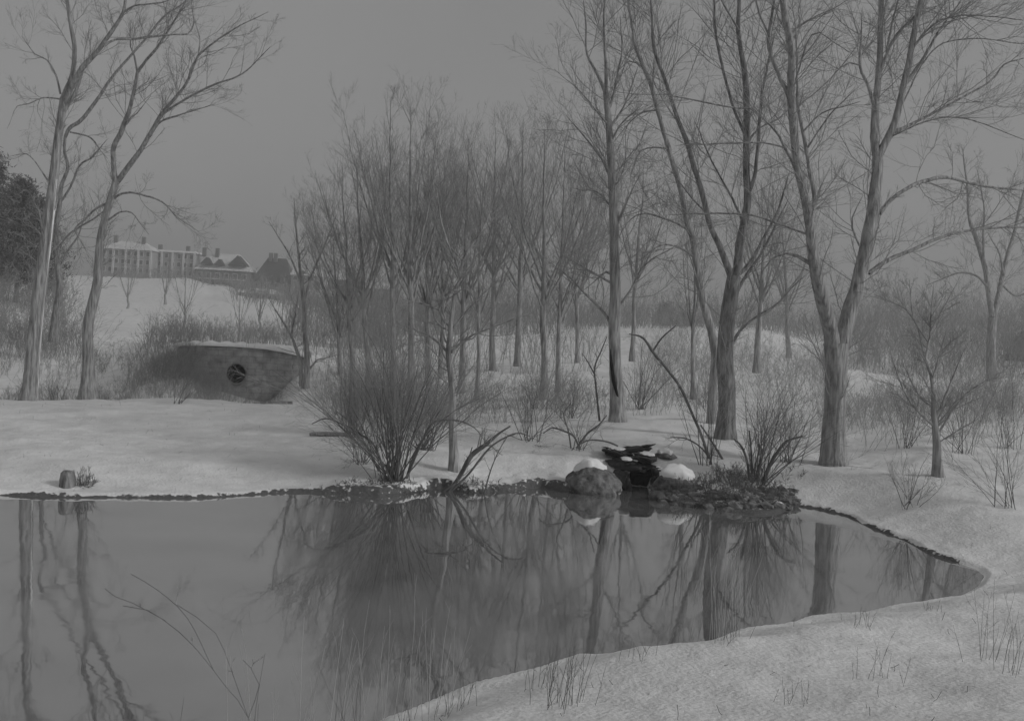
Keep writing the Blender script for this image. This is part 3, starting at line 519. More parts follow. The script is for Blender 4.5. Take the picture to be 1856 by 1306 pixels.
shrub('wispy low bush left beside the big fountain bush, its twigs over the snow', 655, 21.3, 22, 1.5, .6, r=.006, n2=6, n3=5, droop=-.06)
shrub('dense low bush directly right behind the big fountain bush', 770, 22.6, 40, 2.0, .5, n2=7, n3=5)
shrub('rounded bare bush left behind the big fountain bush', 640, 25, 45, 2.3, .5, n2=7, n3=5)
shrub('upright shrub of dark stems left beside the right bank thicket', 1287, 20.4, 16, 2.0, .3, r=.009, n2=5, n3=4, lean=-.12)
shrub('spreading shrub of arching stems right of the thick dark-barked tree', 1372, 19.3, 30, 2.0, .5, r=.010, n2=6, n3=5, lean=.15)
shrub('fine twiggy shrub at the base of the big forked tree, on its left', 1425, 20.5, 22, 1.7, .5, r=.007, n2=6, n3=5)
shrub('low bare shrub on open snow right of the big forked tree', 1648, 16.4, 14, .95, .5, r=.006, n2=5, n3=4)
shrub('straggly shrub at the right edge of the bank', 1828, 15.2, 13, 1.5, .45, r=.006, n2=5, n3=4, lean=-.1)
shrub('thin bush left of the small spreading tree', 1640, 20.5, 18, 1.6, .4, r=.006, n2=6, n3=4)
shrub('thin bush right behind the small spreading tree', 1745, 19.5, 20, 1.7, .45, r=.006, n2=6, n3=4)
shrub('tall thin bush at the right edge behind the small spreading tree', 1830, 20, 16, 2.2, .3, r=.006, n2=6, n3=4)
shrub('dark little bush leaning on the far snowbank in front of the culvert', 318, 32.5, 12, 1.1, .4, r=.008, n2=6, n3=5, lean=.3)
shrub('bare bush in the clearing, left of the split-trunk tree', 1036, 29, 16, 1.2, .5, r=.007, n2=6, n3=5)
shrub('tangled bush of crooked stems behind the snow-capped boulder', 1050, 22.6, 14, 1.25, .8, r=.009, n2=5, n3=4, droop=-.1)
shrub('many-stemmed bush right of the split-trunk tree', 1160, 31, 18, 2.1, .35, r=.012, n2=6, n3=5)
shrub('wide arching bush left of the split-trunk tree by the bank', 960, 24, 26, 1.9, .6, r=.007, n2=6, n3=5, droop=-.05)
shrub('bush against the trunk of the paired-stem tree', 970, 33, 18, 1.8, .45, r=.008, n2=6, n3=5)
shrub('dry bush behind the two left trunks at the ditch', 100, 39, 20, 1.6, .5, r=.008, n2=6, n3=4)

def traced_stems(label, D, stems, name='leaning_shrub', dens=3, cat='shrub', mt=None, l1=(.2, .7)):
    b = stems[0][0]; D = SD(b[0], D); t = thing(name, label, cat, P(b[0], b[1], D)); ls = []
    for s_ in stems:
        pl = resample(limb_world(s_, D, slope=random.uniform(-.25, .25))[0], .07); pl[:, 3] = np.maximum(pl[:, 3], .0015)
        MB().tubes(pl[None, :, :3], pl[None, :, 3], 7, lump=.05).build('stem', mt or M_stem, t); ls.append(pl)
    crown_mesh(ls, dens, l1=l1, n2=4, n3=3, rt=.0013, tmin=.3).build('twigs', M_twig, t); return t
traced_stems('thick leaning stems growing from the pond edge, right of the slender tree', 19.9,
 [[(812, 893, 6), (835, 860, 8), (855, 825, 9), (880, 806, 8), (905, 785, 4), (925, 772, 3)], [(815, 893, 5), (850, 858, 4), (870, 832, 4), (895, 805, 3), (935, 785, 2.5), (960, 790, 1.5)], [(800, 893, 4), (830, 870, 4), (845, 845, 3), (856, 810, 2)], [(878, 893, 3), (890, 850, 2.5), (905, 815, 2), (920, 790, 1.5)]])
traced_stems('bent dark stem arching over from the big bush to the right', 20.3, [[(732, 890, 6), (745, 840, 5), (765, 800, 5), (778, 775, 4), (795, 762, 3), (830, 762, 3), (860, 775, 2), (880, 800, 1)], [(728, 890, 5), (752, 830, 4), (775, 780, 3), (800, 740, 2)]])
traced_stems('long low stem arching left from the big bush over the snow', 20.6, [[(705, 885, 5), (680, 810, 4), (650, 785, 4), (620, 768, 3.5), (590, 758, 3), (565, 768, 1.5)], [(702, 885, 4), (660, 800, 3), (640, 770, 2.5), (610, 745, 1.5)]])
traced_stems('crooked sapling arching up left from the right bank shrubs', 21.2, [[(1300, 872, 7), (1285, 830, 7), (1272, 790, 5), (1255, 750, 5), (1235, 705, 5), (1210, 670, 5), (1185, 640, 5), (1165, 612, 4), (1140, 605, 2)], [(1183, 637, 4), (1200, 612, 3), (1225, 590, 2)], [(1296, 850, 4), (1275, 815, 3), (1245, 795, 3), (1215, 792, 1.5)], [(1300, 870, 5), (1312, 840, 5), (1290, 800, 4), (1270, 770, 3)]])
traced_stems('tangle of crooked bare boughs sprawling over snow by the boulder', 21.6, [[(1050, 812, 3), (1040, 790, 3.5), (1020, 780, 3), (1000, 775, 2.5), (985, 785, 2)], [(1045, 812, 4), (1065, 785, 4), (1085, 770, 3), (1100, 752, 2)], [(1035, 812, 3), (1030, 780, 3), (1022, 750, 2.5), (1035, 730, 2)], [(1120, 808, 3), (1100, 800, 3), (1070, 797, 2.5), (1050, 805, 2)]])
traced_stems('leaning stems rising to the right of the arching shrub', 19.4, [[(1378, 888, 7), (1392, 850, 7), (1405, 825, 6), (1425, 800, 5), (1455, 790, 3)], [(1360, 888, 5), (1355, 840, 5), (1345, 810, 4), (1330, 795, 3)], [(1362, 885, 5), (1362, 830, 4), (1358, 780, 3)]])
traced_stems('thin sapling standing left of the split-trunk tree', 28, [[(1087, 765, 4), (1080, 700, 3.5), (1078, 665, 3), (1090, 635, 2.5), (1100, 610, 2)], [(1079, 680, 3), (1065, 655, 2), (1055, 640, 1)]], name='sapling', cat='sapling')

# brush masses nobody could count
def thicket(label, pxr, Dr, n, h, name='thicket', mt=None, r=.006, n2=4, n3=3, jit=.25, rt=.002, prof=None):
    D = rng.uniform(Dr[0], Dr[1], n); px = rng.uniform(pxr[0], pxr[1], n)
    px = px+rng.normal(size=n)*8; cl = vn(px*.035, D*.6); keep = cl > rng.uniform(-1.1, .5, n); D = D[keep]; px = px[keep]; n = len(D)
    hs = sc(px); D = D*hs; x = XG(px, D); z = ground(x, D); hh = h*hs*(1+.45*vn(px*.03+40, D*.4))*rng.uniform(.5, 1.1, n)
    if prof: hh = hh*np.interp(px, prof[0], prof[1])
    d = rng.normal(size=(n, 3))*jit; d[:, 2] = 1; p = np.stack([x, D, z-.05], 1); pts = [p]; K = 5
    for k in range(K-1):
        d = d+rng.normal(size=(n, 3))*.12; d /= np.linalg.norm(d, axis=1, keepdims=True); pts.append(pts[-1]+d*(hh/(K-1))[:, None])
    PP = np.stack(pts, 1); rr = np.full((n, 1), r)*np.linspace(1, .3, K)[None]
    c1, q1 = grow(PP, rr, n2, (.15, 1), (.3, .9), (.3, .7), 'rel', K=4, wig=.15, up=.05, rf=.6, rtip=rt)
    m = MB().tubes(PP, rr, 3).tubes(c1, q1, 3)
    if n3: c2, q2 = grow(c1, q1, n3, (.2, 1), (.3, .9), (.3, .6), 'rel', K=3, wig=.15, up=.04, rf=.7, rtip=rt); m.tubes(c2, q2, 3)
    return tag(m.build(name, mt or M_fars), label, 'thicket', kind='stuff')
thicket('brown undergrowth filling the ditch behind the big bush', (600, 1035), (28.5, 36), 800, 1.1)
thicket('low undergrowth behind the snowbank by the brook', (1030, 1300), (29, 36), 350, .8)
thicket('dim understory beneath the left evergreens', (-80, 120), (96, 112), 420, 4.5, r=.02, rt=.008)
thicket('brush along the ditch behind the two left trunks', (-60, 420), (38.5, 45), 1100, .8)
thicket('bushy mass left of the culvert mouth', (225, 400), (46, 49.5), 500, 1.5)
thicket('weedy growth along the foot of the culvert wall', (400, 520), (42, 47.2), 200, .55)
thicket('brush crowding the left end of the culvert wall', (285, 405), (44, 47.6), 420, 1.2)
thicket('hedge of brush on the rise behind the two left trunks', (-60, 160), (62, 74), 700, 2.4, r=.012, rt=.004)
thicket('pale weeds on the slope behind the left trunks', (-60, 300), (52, 60), 400, 1.3, rt=.003)
thicket('hedge running along behind the culvert road', (270, 720), (66, 76), 1300, 1.7, r=.012, rt=.004)
thicket('grey wood seen far through the middle grove', (520, 1000), (85, 140), 1100, 4.6, name='far_wood', r=.03, rt=.008)
thicket('second growth between the grove and the far wood', (560, 1080), (44, 60), 420, 3.6, r=.01, rt=.003, jit=.15)
thicket('low dark far wood on the skyline behind the right trees', (1020, 1560), (120, 165), 1600, 3.6, name='far_wood', r=.03, rt=.009)
thicket('shrubs on the snowfield behind the thick dark-barked tree', (1180, 1520), (34, 60), 900, 1.7, rt=.003, mt=M_twigl)
thicket('hedge across the low ground at right beyond the small spreading tree', (1530, 2000), (62, 80), 1500, 3.6, r=.012, rt=.004)
thicket('low dry brush band behind the right bank', (1480, 2000), (25, 31), 1000, 1.0, mt=M_twigl)
thicket('taller dry stalks at the right edge of the bank', (1560, 1900), (20.5, 26), 170, 1.5, mt=M_twigl, n2=3)
thicket('pale hazy wood at far right', (1540, 2050), (120, 180), 1100, 6.5, name='far_wood', r=.03, rt=.01)
thicket('dark matted roots and grass hanging at the pond edge', (600, 1030), (19.55, 19.95), 700, .17, name='bank_grass', mt=M_stem, jit=.8, r=.004)
thicket('dark matted debris on the right bank by the rocks', (1185, 1440), (17.8, 19.7), 1500, .26, name='bank_debris', mt=M_stem, jit=.8, r=.004)

# evergreens on the left hill
def pine(label, px, D, htop, wd, seed, name='evergreen_tree', group=None, crown_from=.35, n=260, mt=None):
    D = SD(px, D); x = float(XG(px, D)); z = gz(x, D); h = P(px, htop, D)[2]-z; t = thing(name, label, 'evergreen', (x, D, z), group); rs = np.random.default_rng(seed)
    tk = np.array([[x, D, z-.5, .2], [x+.1, D, z+h*.5, .14], [x, D, z+h*.97, .04]]); tk = resample(tk, .8); MB().tubes(tk[None, :, :3], tk[None, :, 3], 8, lump=.05).build('trunk', M_barkd, t)
    m = MB(); Vs = []
    for i in range(n):
        q = rs.uniform(crown_from, 1); rad = wd*(1-((q-crown_from)/(1-crown_from))**1.6)*rs.uniform(.15, 1)+.15; a = rs.uniform(0, 6.28); rad *= 1+.35*math.sin(3*a+7*q+seed); c = np.array([x+rad*math.cos(a), D+rad*math.sin(a), z+h*q+rs.normal()*.3])
        k = 20; p = c+rs.normal(size=(k, 3))*np.array([.42, .42, .2]); dv = rs.normal(size=(k, 3)); dv /= np.linalg.norm(dv, axis=1, keepdims=True); ev = np.cross(dv, rs.normal(size=(k, 3))); ev /= np.linalg.norm(ev, axis=1, keepdims=True)
        Vs.append(np.stack([p-dv*.2-ev*.05, p-dv*.2+ev*.05, p+dv*.22], 1).reshape(-1, 3))
    V = np.concatenate(Vs); m.add(V, np.arange(len(V)).reshape(-1, 3)); m.build('crown', mt or M_needle, t, smooth=False); return t
pine('tall evergreen cut off by the left edge, its top highest', -28, 104, 285, 3.0, 1, n=420, crown_from=.2)
pine('broad dark evergreen at left in front of the hill', 28, 108, 330, 3.2, 2, n=480, crown_from=.2)
pine('dark evergreen just left of the tall snow-striped trunk', 66, 110, 365, 2.0, 3, n=300, crown_from=.2)
pine('tiny pointed evergreen on the skyline right of the split-trunk tree', 1202, 150, 553, 1.6, 7, n=90, crown_from=.1)
pine('rounded tiny evergreen on the skyline left of the thick dark-barked tree', 1243, 150, 570, 1.5, 8, n=70, crown_from=.1)
pine('dark clipped evergreen bush at the right edge beyond the hedge', 1850, 85, 610, 1.5, 9, n=90, crown_from=.05)
pine('small round evergreen beside the dark gabled house', 545, 280, 490, 2.5, 10, n=90, crown_from=.1)

# ---------------------------------------------------------------- culvert wall
WP = [(322, 626), (380, 626), (430, 628), (480, 632), (515, 638), (548, 646)]; WQ = np.array([Q(a, b, 48.0) for a, b in WP]); xl, xr = WQ[0, 0], WQ[-1, 0]
Dw = SD(428, 48.0); pc = P(428, 677, Dw); cxp, czp = pc[0], pc[2]; rp = 17.5/F*Dw
cul = thing('stone_culvert', 'low curved stone culvert wall with round pipe opening and snow along its top', 'culvert', ((xl+xr)/2, Dw, -1.2))
topz = lambda x: np.interp(x, WQ[:, 0], WQ[:, 2])
def wy(x): return np.interp(x, WQ[:, 0], WQ[:, 1])
zb = -1.6; ns = 96; th = np.linspace(0, 2*np.pi, ns, endpoint=False); inner = []; outer = []
for a in th:
    dx, dz = math.cos(a), math.sin(a); inner.append((cxp+rp*dx, czp+rp*dz)); s_ = 1e9
    if dx > 1e-6: s_ = min(s_, (xr-cxp)/dx)
    if dx < -1e-6: s_ = min(s_, (xl-cxp)/dx)
    if dz < -1e-6: s_ = min(s_, (zb-czp)/dz)
    if dz > 1e-6:
        lo, hi = 0, 12
        for _ in range(30):
            md = (lo+hi)/2
            if czp+md*dz < topz(cxp+md*dx): lo = md
            else: hi = md
        s_ = min(s_, lo)
    outer.append((cxp+s_*dx, czp+s_*dz))
m = MB(); rings = []
for q in np.linspace(0, 1, 9): rings.append([(i[0]*(1-q)+o[0]*q, i[1]*(1-q)+o[1]*q) for i, o in zip(inner, outer)])
V = np.array([[p[0], wy(p[0]), p[1]] for r_ in rings for p in r_]); idx = np.arange(9*ns).reshape(9, ns)
m.add(V, np.stack([idx[:-1], np.roll(idx[:-1], -1, 1), np.roll(idx[1:], -1, 1), idx[1:]], -1).reshape(-1, 4))
xs = np.linspace(xl, xr, 40); tp = []
for x in xs: tp += [(x, wy(x)-.0, topz(x)), (x, wy(x)+.45, topz(x)), (x, wy(x)+.45, zb)]
idx = np.arange(120).reshape(40, 3); m.add(tp, np.concatenate([np.stack([idx[:-1, k], idx[1:, k], idx[1:, k+1], idx[:-1, k+1]], -1) for k in (0, 1)]))
m.build('wall', M_wallst, cul, smooth=False)
cy = wy(cxp); pa = np.array([[[cxp, cy-.06, czp], [cxp, cy+.1, czp], [cxp, cy+.2, czp], [cxp, cy+.3, czp], [cxp, cy+.31, czp]]]); MB().tubes(pa, np.array([[rp*.99, rp*.99, rp*.99, rp*.99, .01]]), 40).build('pipe', M_shade, cul)  # shallow closed stub, its black colour painting a deep pipe's shade
rg = np.array([[cxp+(rp+.03)*math.cos(a), cy-.03, czp+(rp+.03)*math.sin(a)] for a in np.linspace(0, 2*np.pi, 41)]); MB().tubes(rg[None], np.full((1, 41), .045), 6).build('pipe_rim', M_stone, cul)
cp = []; xs = np.linspace(xl-.2, xr+.1, 60)
for i, x in enumerate(xs):
    z = float(topz(np.clip(x, xl, xr))); e = min(1, min(i, 59-i)/4)*(1+.2*math.sin(i*.9)); y0 = wy(x)
    cp += [(x, y0-.07, z-.01), (x, y0-.09, z+.07*e), (x, y0+.03, z+.15*e), (x, y0+.35, z+.17*e), (x, y0+.9, z+.1*e), (x, y0+1.0, z-.25)]
idx = np.arange(360).reshape(60, 6); m = MB(); m.add(cp, np.concatenate([np.stack([idx[:-1, k], idx[1:, k], idx[1:, k+1], idx[:-1, k+1]], -1) for k in range(5)])); m.build('snow_cap', M_cap, cul)

# ---------------------------------------------------------------- rocks, stump, logs
def ico(sub):
    import bmesh
    bm = bmesh.new(); bmesh.ops.create_icosphere(bm, subdivisions=sub, radius=1); V = np.array([v.co[:] for v in bm.verts]); Fc = np.array([[v.index for v in f.verts] for f in bm.faces]); bm.free(); return V, Fc
IV, IF = ico(4); IV_S, IF_S = ico(1)
def rock(label, c, sz, seed, cap=True, mt=None, name='boulder', group=None, rough=.16, cat='boulder', capz=.35):
    rs = np.random.default_rng(seed); V = IV.copy()
    for k in range(14):                                             # chisel flat faces
        nrm = rs.normal(size=3); nrm /= np.linalg.norm(nrm); dlim = rs.uniform(.62, .95); dd = V@nrm; V -= np.outer(np.clip(dd-dlim, 0, None)*.85, nrm)
    o = rs.uniform(0, 50, 3); V *= (1+rough*.5*vn(V[:, 0]*2.5+o[0], V[:, 1]*2.5+V[:, 2]*2+o[1])+rough*.2*vn(V[:, 0]*8+o[2], V[:, 2]*8+V[:, 1]*5))[:, None]
    V[:, :2] *= (1-.38*np.clip(V[:, 2], 0, 1))[:, None]
    Vw = V*np.array(sz)/2+np.array(c); t = thing(name, label, cat, c, group); m = MB(); m.add(Vw, IF); m.build('stone', mt or M_rock, t)
    if cap:
        e1 = Vw[IF[:, 1]]-Vw[IF[:, 0]]; e2 = Vw[IF[:, 2]]-Vw[IF[:, 0]]; fn = np.cross(e1, e2); fn /= np.linalg.norm(fn, axis=1, keepdims=True)+1e-9
        cz = V[IF].mean(1)[:, 2]; keep = (cz > capz+.08*rs.normal()+.28*vn(V[IF].mean(1)[:, 0]*2.4+seed, V[IF].mean(1)[:, 1]*2.4))
        fk = IF[keep]; cnt = np.zeros(len(V)); tot = np.zeros(len(V)); np.add.at(cnt, fk.ravel(), 1); np.add.at(tot, IF.ravel(), 1); inner_ = (cnt == tot)
        h_ = np.clip((V[:, 2]-capz+.15)*2.2, .3, 1)
        off = np.where(inner_, .055*h_, -.02); N_ = V/np.linalg.norm(V, axis=1, keepdims=True); Vc = Vw+N_*off[:, None]+np.array([0, 0, 1])*np.where(inner_, .02, 0)[:, None]
        used = np.unique(fk); mp = -np.ones(len(V), int); mp[used] = np.arange(len(used)); m = MB(); m.add(Vc[used], mp[fk]); m.build('snow_cap', M_cap, t)
    return t
rock('large rounded boulder with a white snow cap at the water edge', Q(1078, 873, 19.85), (1.12, .95, .80), 3, capz=.5, rough=.3)
rock('broad low boulder under snow on the right side of the brook', Q(1222, 879, 19.6), (1.0, .9, .62), 5, capz=.42, rough=.34)
rock('small boulder low at the water right of the dark brook mouth', Q(1192, 900, 19.0), (.36, .4, .26), 8, cap=False, mt=M_mud)
rock('flat grey stone showing through snow above the brook', Q(1205, 826, 21.3), (.5, .6, .18), 9, capz=.6)
led = thing('rock_ledge', 'dark wet rock ledge with a black hollow where the brook enters the pond', 'rocks', Q(1155, 880, 20.2))
def slab(c, s, seed, mt):
    rs = np.random.default_rng(seed); V = IV.copy(); V = np.sign(V)*np.abs(V)**.62; V *= (1+.3*vn(V[:, 0]*1.7+seed, V[:, 1]*1.7+V[:, 2]*2)+.12*vn(V[:, 0]*6+seed, V[:, 2]*5+V[:, 1]*4))[:, None]; a, b = rs.uniform(-.25, .25), rs.uniform(-.5, .5); V = V*np.array(s)/2; V = np.c_[V[:, 0]*math.cos(b)-V[:, 1]*math.sin(b), V[:, 0]*math.sin(b)+V[:, 1]*math.cos(b), V[:, 2]]; V[:, 2] += V[:, 0]*a; m = MB(); m.add(V+np.array(c), IF); return m.build('slab', mt, led)
slab(Q(1132, 842, 20.9), (.42, 1.0, .20), 1, M_wet); slab(Q(1168, 828, 20.9), (.46, .9, .14), 2, M_wet); slab(Q(1118, 820, 21.6), (.55, .7, .15), 3, M_wet); slab(Q(1150, 814, 21.7), (.75, .6, .12), 4, M_wet)
slab(Q(1124, 872, 20.5), (.18, .9, .40), 5, M_wet); slab(Q(1190, 868, 20.4), (.22, .9, .42), 6, M_wet); slab(Q(1156, 846, 20.9), (.5, 1.0, .12), 7, M_wet); slab(Q(1156, 866, 21.0), (.56, .9, .50), 8, M_shade); slab(Q(1158, 893, 20.6), (.5, 1.4, .08), 9, M_wet)  # the black one is an added block painting the hollow's shade
for i, (px, py, D) in enumerate([(1215, 905, 18.9), (1250, 910, 18.7), (1278, 905, 18.9), (1306, 918, 18.3), (1335, 912, 18.4), (1352, 928, 17.9), (1385, 918, 18.1), (1408, 924, 17.9), (1234, 892, 19.2), (1295, 896, 19.0), (1330, 898, 18.9), (1370, 900, 18.8), (1412, 905, 18.5), (1265, 920, 18.4)]):
    wds = ['first stone from the brook along the right shore rubble', 'second stone from the brook in the shore rubble', 'third rubble stone from the brook, snow on its back', 'flat rubble stone in the water below the upright shrub', 'rubble stone midway between the two shrubs', 'low wet stone nearest the viewer in the rubble', 'rubble stone under the arching shrub', 'last wet stone of the rubble at its right end',
           'upper rubble stone next to the broad boulder', 'upper rubble stone at the foot of the upright shrub', 'upper rubble stone right of the upright shrub', 'upper rubble stone below the arching shrub stems', 'upper rubble stone at the right end', 'dark stone in the water below the third rubble stone'][i]
    rs = random.Random(i); s = rs.uniform(.22, .42); rock(wds, Q(px, py, D), (s*1.2, s, s*.7), 20+i, cap=rs.random() < .5, mt=M_rock if rs.random() < .5 else M_mud, name='shore_stone', group='rubble stones along the right shore', cat='stone', capz=.3)
def snow_lump(c, sz, sd):
    V = IV.copy(); V *= (1+.3*vn(V[:, 0]*1.6+sd, V[:, 1]*1.6)+.1*vn(V[:, 0]*5+sd, V[:, 1]*5))[:, None]; m = MB(); m.add(V*np.array(sz)/2+np.array(c), IF); m.build('snow_cap', M_cap, led)
snow_lump(Q(1136, 831, 20.7), (.24, .5, .06), 3); snow_lump(Q(1172, 822, 20.9), (.30, .6, .06), 8); snow_lump(Q(1112, 812, 21.7), (.42, .6, .08), 13); snow_lump(Q(1158, 807, 21.9), (.6, .6, .08), 17); snow_lump(Q(1192, 848, 20.5), (.16, .5, .06), 21)
m = MB(); nr_ = 0
for k in range(420):
    px = rng.uniform(1180, 1440); dd = rng.uniform(0, 1) ** 1.4; py = 893+(px-1180)*.12+rng.normal()*9; p = Q(px, py, rng.uniform(17.6, 19.9)); zg = gz(p[0], p[1]); dsh, _ = shore([p[0]], [p[1]])
    if dsh[0] < -.12 or dsh[0] > .75: continue
    s_ = rng.uniform(.03, .11); V = IV_S*(1+.35*rng.normal(size=(len(IV_S), 1))*.5)*np.array([s_*1.3, s_, s_*.7]); m.add(V+np.array([p[0], p[1], max(zg, 0)+s_*.2]), IF_S)
tag(m.build('shore_rubble', M_rock, smooth=False), 'broken clods and small stones littering the right shore', 'rubble', kind='stuff')
D = SD(122, 19.75); sx = X(122, D, 0)
stp = thing('tree_stump', 'short dark tree stump at the water edge on the left', 'stump', (sx, D, 0)); pl = resample(np.array([[sx, D, -.2, .17], [sx, D, .0, .14], [sx-.01, D, .2, .115], [sx-.02, D, .31, .10], [sx-.02, D, .345, .06], [sx-.02, D, .35, .005]]), .03)
MB().tubes(pl[None, :, :3], pl[None, :, 3], 16, lump=.06).build('trunk', M_barkd, stp)
shrub('tiny dark plant beside the tree stump', 152, 19.75, 26, .36, .5, name='small_plant', r=.006, n2=5, n3=3, thick=.5, mt=M_stem)
lg = thing('fallen_log', 'thin fallen log on the snow left of the big bush', 'log', Q(600, 780, 25.0)); pl = resample(np.array([[*Q(562, 776, 25), .035], [*Q(590, 781, 25), .05], [*Q(626, 779, 25), .04]]), .1); pl[:, 2] = ground(pl[:, 0], pl[:, 1])+.05
MB().tubes(pl[None, :, :3], pl[None, :, 3], 10, lump=.08).build('wood', M_barkd, lg)
lg = thing('fallen_log', 'long dark log at the foot of the snow slope by the culvert', 'log', Q(510, 727, 43)); pl = resample(np.array([[*Q(478, 727, 36.5)[:2], 0, .05], [*Q(505, 727, 36.5)[:2], 0, .06], [*Q(530, 727, 36.5)[:2], 0, .07]]), .1); pl[:, 2] = ground(pl[:, 0], pl[:, 1])+.05
MB().tubes(pl[None, :, :3], pl[None, :, 3], 10, lump=.08).build('wood', M_barkd, lg)

# ---------------------------------------------------------------- weeds in the foreground snow
WD = [(1008, 7.4, .42, 'dry weed stalks at the bottom edge, left of centre clump'), (1022, 7.6, .72, 'tallest dry weed clump at the bottom centre'), (1048, 7.5, .5, 'dry weeds right beside the tallest bottom clump'), (990, 8.2, .35, 'short weed stalks behind the tallest bottom clump'),
      (1155, 8.8, .3, 'single leaning weed stalk on the near bank edge'), (1305, 9.2, .42, 'weed stalks on the near bank below the upright shrub'), (1330, 9.3, .3, 'fine weeds right of the stalks on the near bank'), (830, 8.0, .38, 'weeds at the near bank where it meets the water'), (765, 7.8, .3, 'sparse weeds low on the near bank at left'),
      (1575, 8.2, .34, 'branched weed on open snow at bottom right'), (1790, 9.0, .6, 'long twiggy weed at the lower right edge'), (1845, 8.4, .7, 'arching weed cut by the right edge'), (1430, 7.4, .24, 'small weed near the bottom edge right of centre'), (1680, 11.5, .2, 'weed tuft on the near bank by the pond tip'), (1565, 10.2, .22, 'little weed on the near bank below the trunk reflection'), (640, 7.2, .8, 'tall pale grass stalks at the near bank lower left')]
for px, D, h, lb in WD:
    x = float(XG(px, D)); z = gz(x, D); t = thing('dry_weed', lb, 'weed', (x, D, z), 'dry weeds in the foreground snow'); n_ = 9
    b = np.c_[x+rng.normal(size=n_)*.09, D+rng.normal(size=n_)*.09, np.full(n_, z-.04)]; d = rng.normal(size=(n_, 3))*.16; d[:, 2] = 1; pts = [b]; L = h*rng.uniform(.5, 1.1, n_)
    for k in range(6): d = d+rng.normal(size=(n_, 3))*.07; d /= np.linalg.norm(d, axis=1, keepdims=True); pts.append(pts[-1]+d*(L/6)[:, None])
    PP = np.stack(pts, 1); rr = np.full((n_, 1), .0019)*np.linspace(1, .4, 7)[None]; c1, q1 = grow(PP, rr, 3, (.4, 1), (.3, .8), (.15, .35), 'rel', K=4, up=.05, rtip=.0007)
    MB().tubes(PP, rr, 4).tubes(c1, q1, 3).build('stalks', M_weed, t)
traced_stems('long faint weed stems arching left across the near water', 6.0/float(sc(450)), [[(480, 1430, 1.10), (450, 1300, 0.96), (413, 1248, 0.82), (387, 1214, 0.82), (357, 1177, 0.82), (324, 1144, 0.69), (294, 1121, 0.55), (268, 1105, 0.55), (223, 1097, 0.28)], [(450, 1300, 0.82), (406, 1177, 0.55), (391, 1147, 0.55), (357, 1118, 0.55), (320, 1095, 0.28)], [(387, 1214, 0.55), (340, 1120, 0.41), (286, 1069, 0.41), (238, 1040, 0.28)], [(300, 1124, 0.41), (240, 1092, 0.41), (208, 1080, 0.33), (190, 1066, 0.28)], [(450, 1300, 0.69), (470, 1240, 0.41), (455, 1210, 0.33), (440, 1195, 0.28)]], name='arching_weed', cat='weed', mt=M_weed, dens=.8, l1=(.03, .12))
def stalks(label, px, D, n, h, spr, mt):
    x = float(XG(px, D)); z = gz(x, D); t = thing('pale_reeds', label, 'reeds', (x, D, z)); b = np.c_[x+rng.normal(size=n)*spr, D+rng.normal(size=n)*.15, np.full(n, z-.08)]; d = rng.normal(size=(n, 3))*.07; d[:, 2] = 1; pts = [b]; L = h*rng.uniform(.5, 1.1, n)
    for k in range(6): d = d+rng.normal(size=(n, 3))*.035; d /= np.linalg.norm(d, axis=1, keepdims=True); pts.append(pts[-1]+d*(L/6)[:, None])
    PP = np.stack(pts, 1); rr = np.full((n, 1), .0022)*np.linspace(1, .4, 7)[None]; c1, q1 = grow(PP, rr, 2, (.3, 1), (.15, .4), (.15, .35), 'rel', K=4, up=.05, rtip=.0008)
    MB().tubes(PP, rr, 4).tubes(c1, q1, 3).build('stalks', mt, t)
M_pale = mat('pale_straw', .38, .52, 5, bump=0)
stalks('thin pale reed stems at the bottom edge left of the arching weeds', 330, 5.9, 7, .9, .2, M_weed)
stalks('thin pale reed stems at the bottom edge right of the arching weeds', 540, 6.3, 10, 1.0, .2, M_pale)
stalks('faint pale reeds in front of the water at lower left of centre', 640, 7.0, 12, 1.0, .14, M_pale)
stalks('faint pale reeds on the near bank below the slender tree reflection', 765, 7.9, 12, .8, .13, M_pale)
stalks('tall pale reeds standing before the water below the upright shrub', 1305, 9.4, 13, 1.1, .14, M_pale)
m = MB(); n_ = 500; yy = rng.uniform(6.5, 34, n_); xx = XG(rng.uniform(-60, 1900, n_), yy); d_, _ = shore(xx, yy); k = (d_ > .15); xx, yy = xx[k], yy[k]; zz = ground(xx, yy); n_ = len(xx)
b = np.stack([xx, yy, zz-.01], 1); d = rng.normal(size=(n_, 3))*.5; d[:, 2] = np.abs(d[:, 2])+.3; d /= np.linalg.norm(d, axis=1, keepdims=True); L = rng.uniform(.03, .10, n_)[:, None]; PP = np.stack([b, b+d*L*.5, b+d*L+rng.normal(size=(n_, 3))*.01], 1)
m.tubes(PP, np.full((n_, 3), .0022), 3); tag(m.build('ground_litter', M_stem), 'twig litter and grass tips poking through the snow', 'litter', kind='stuff')

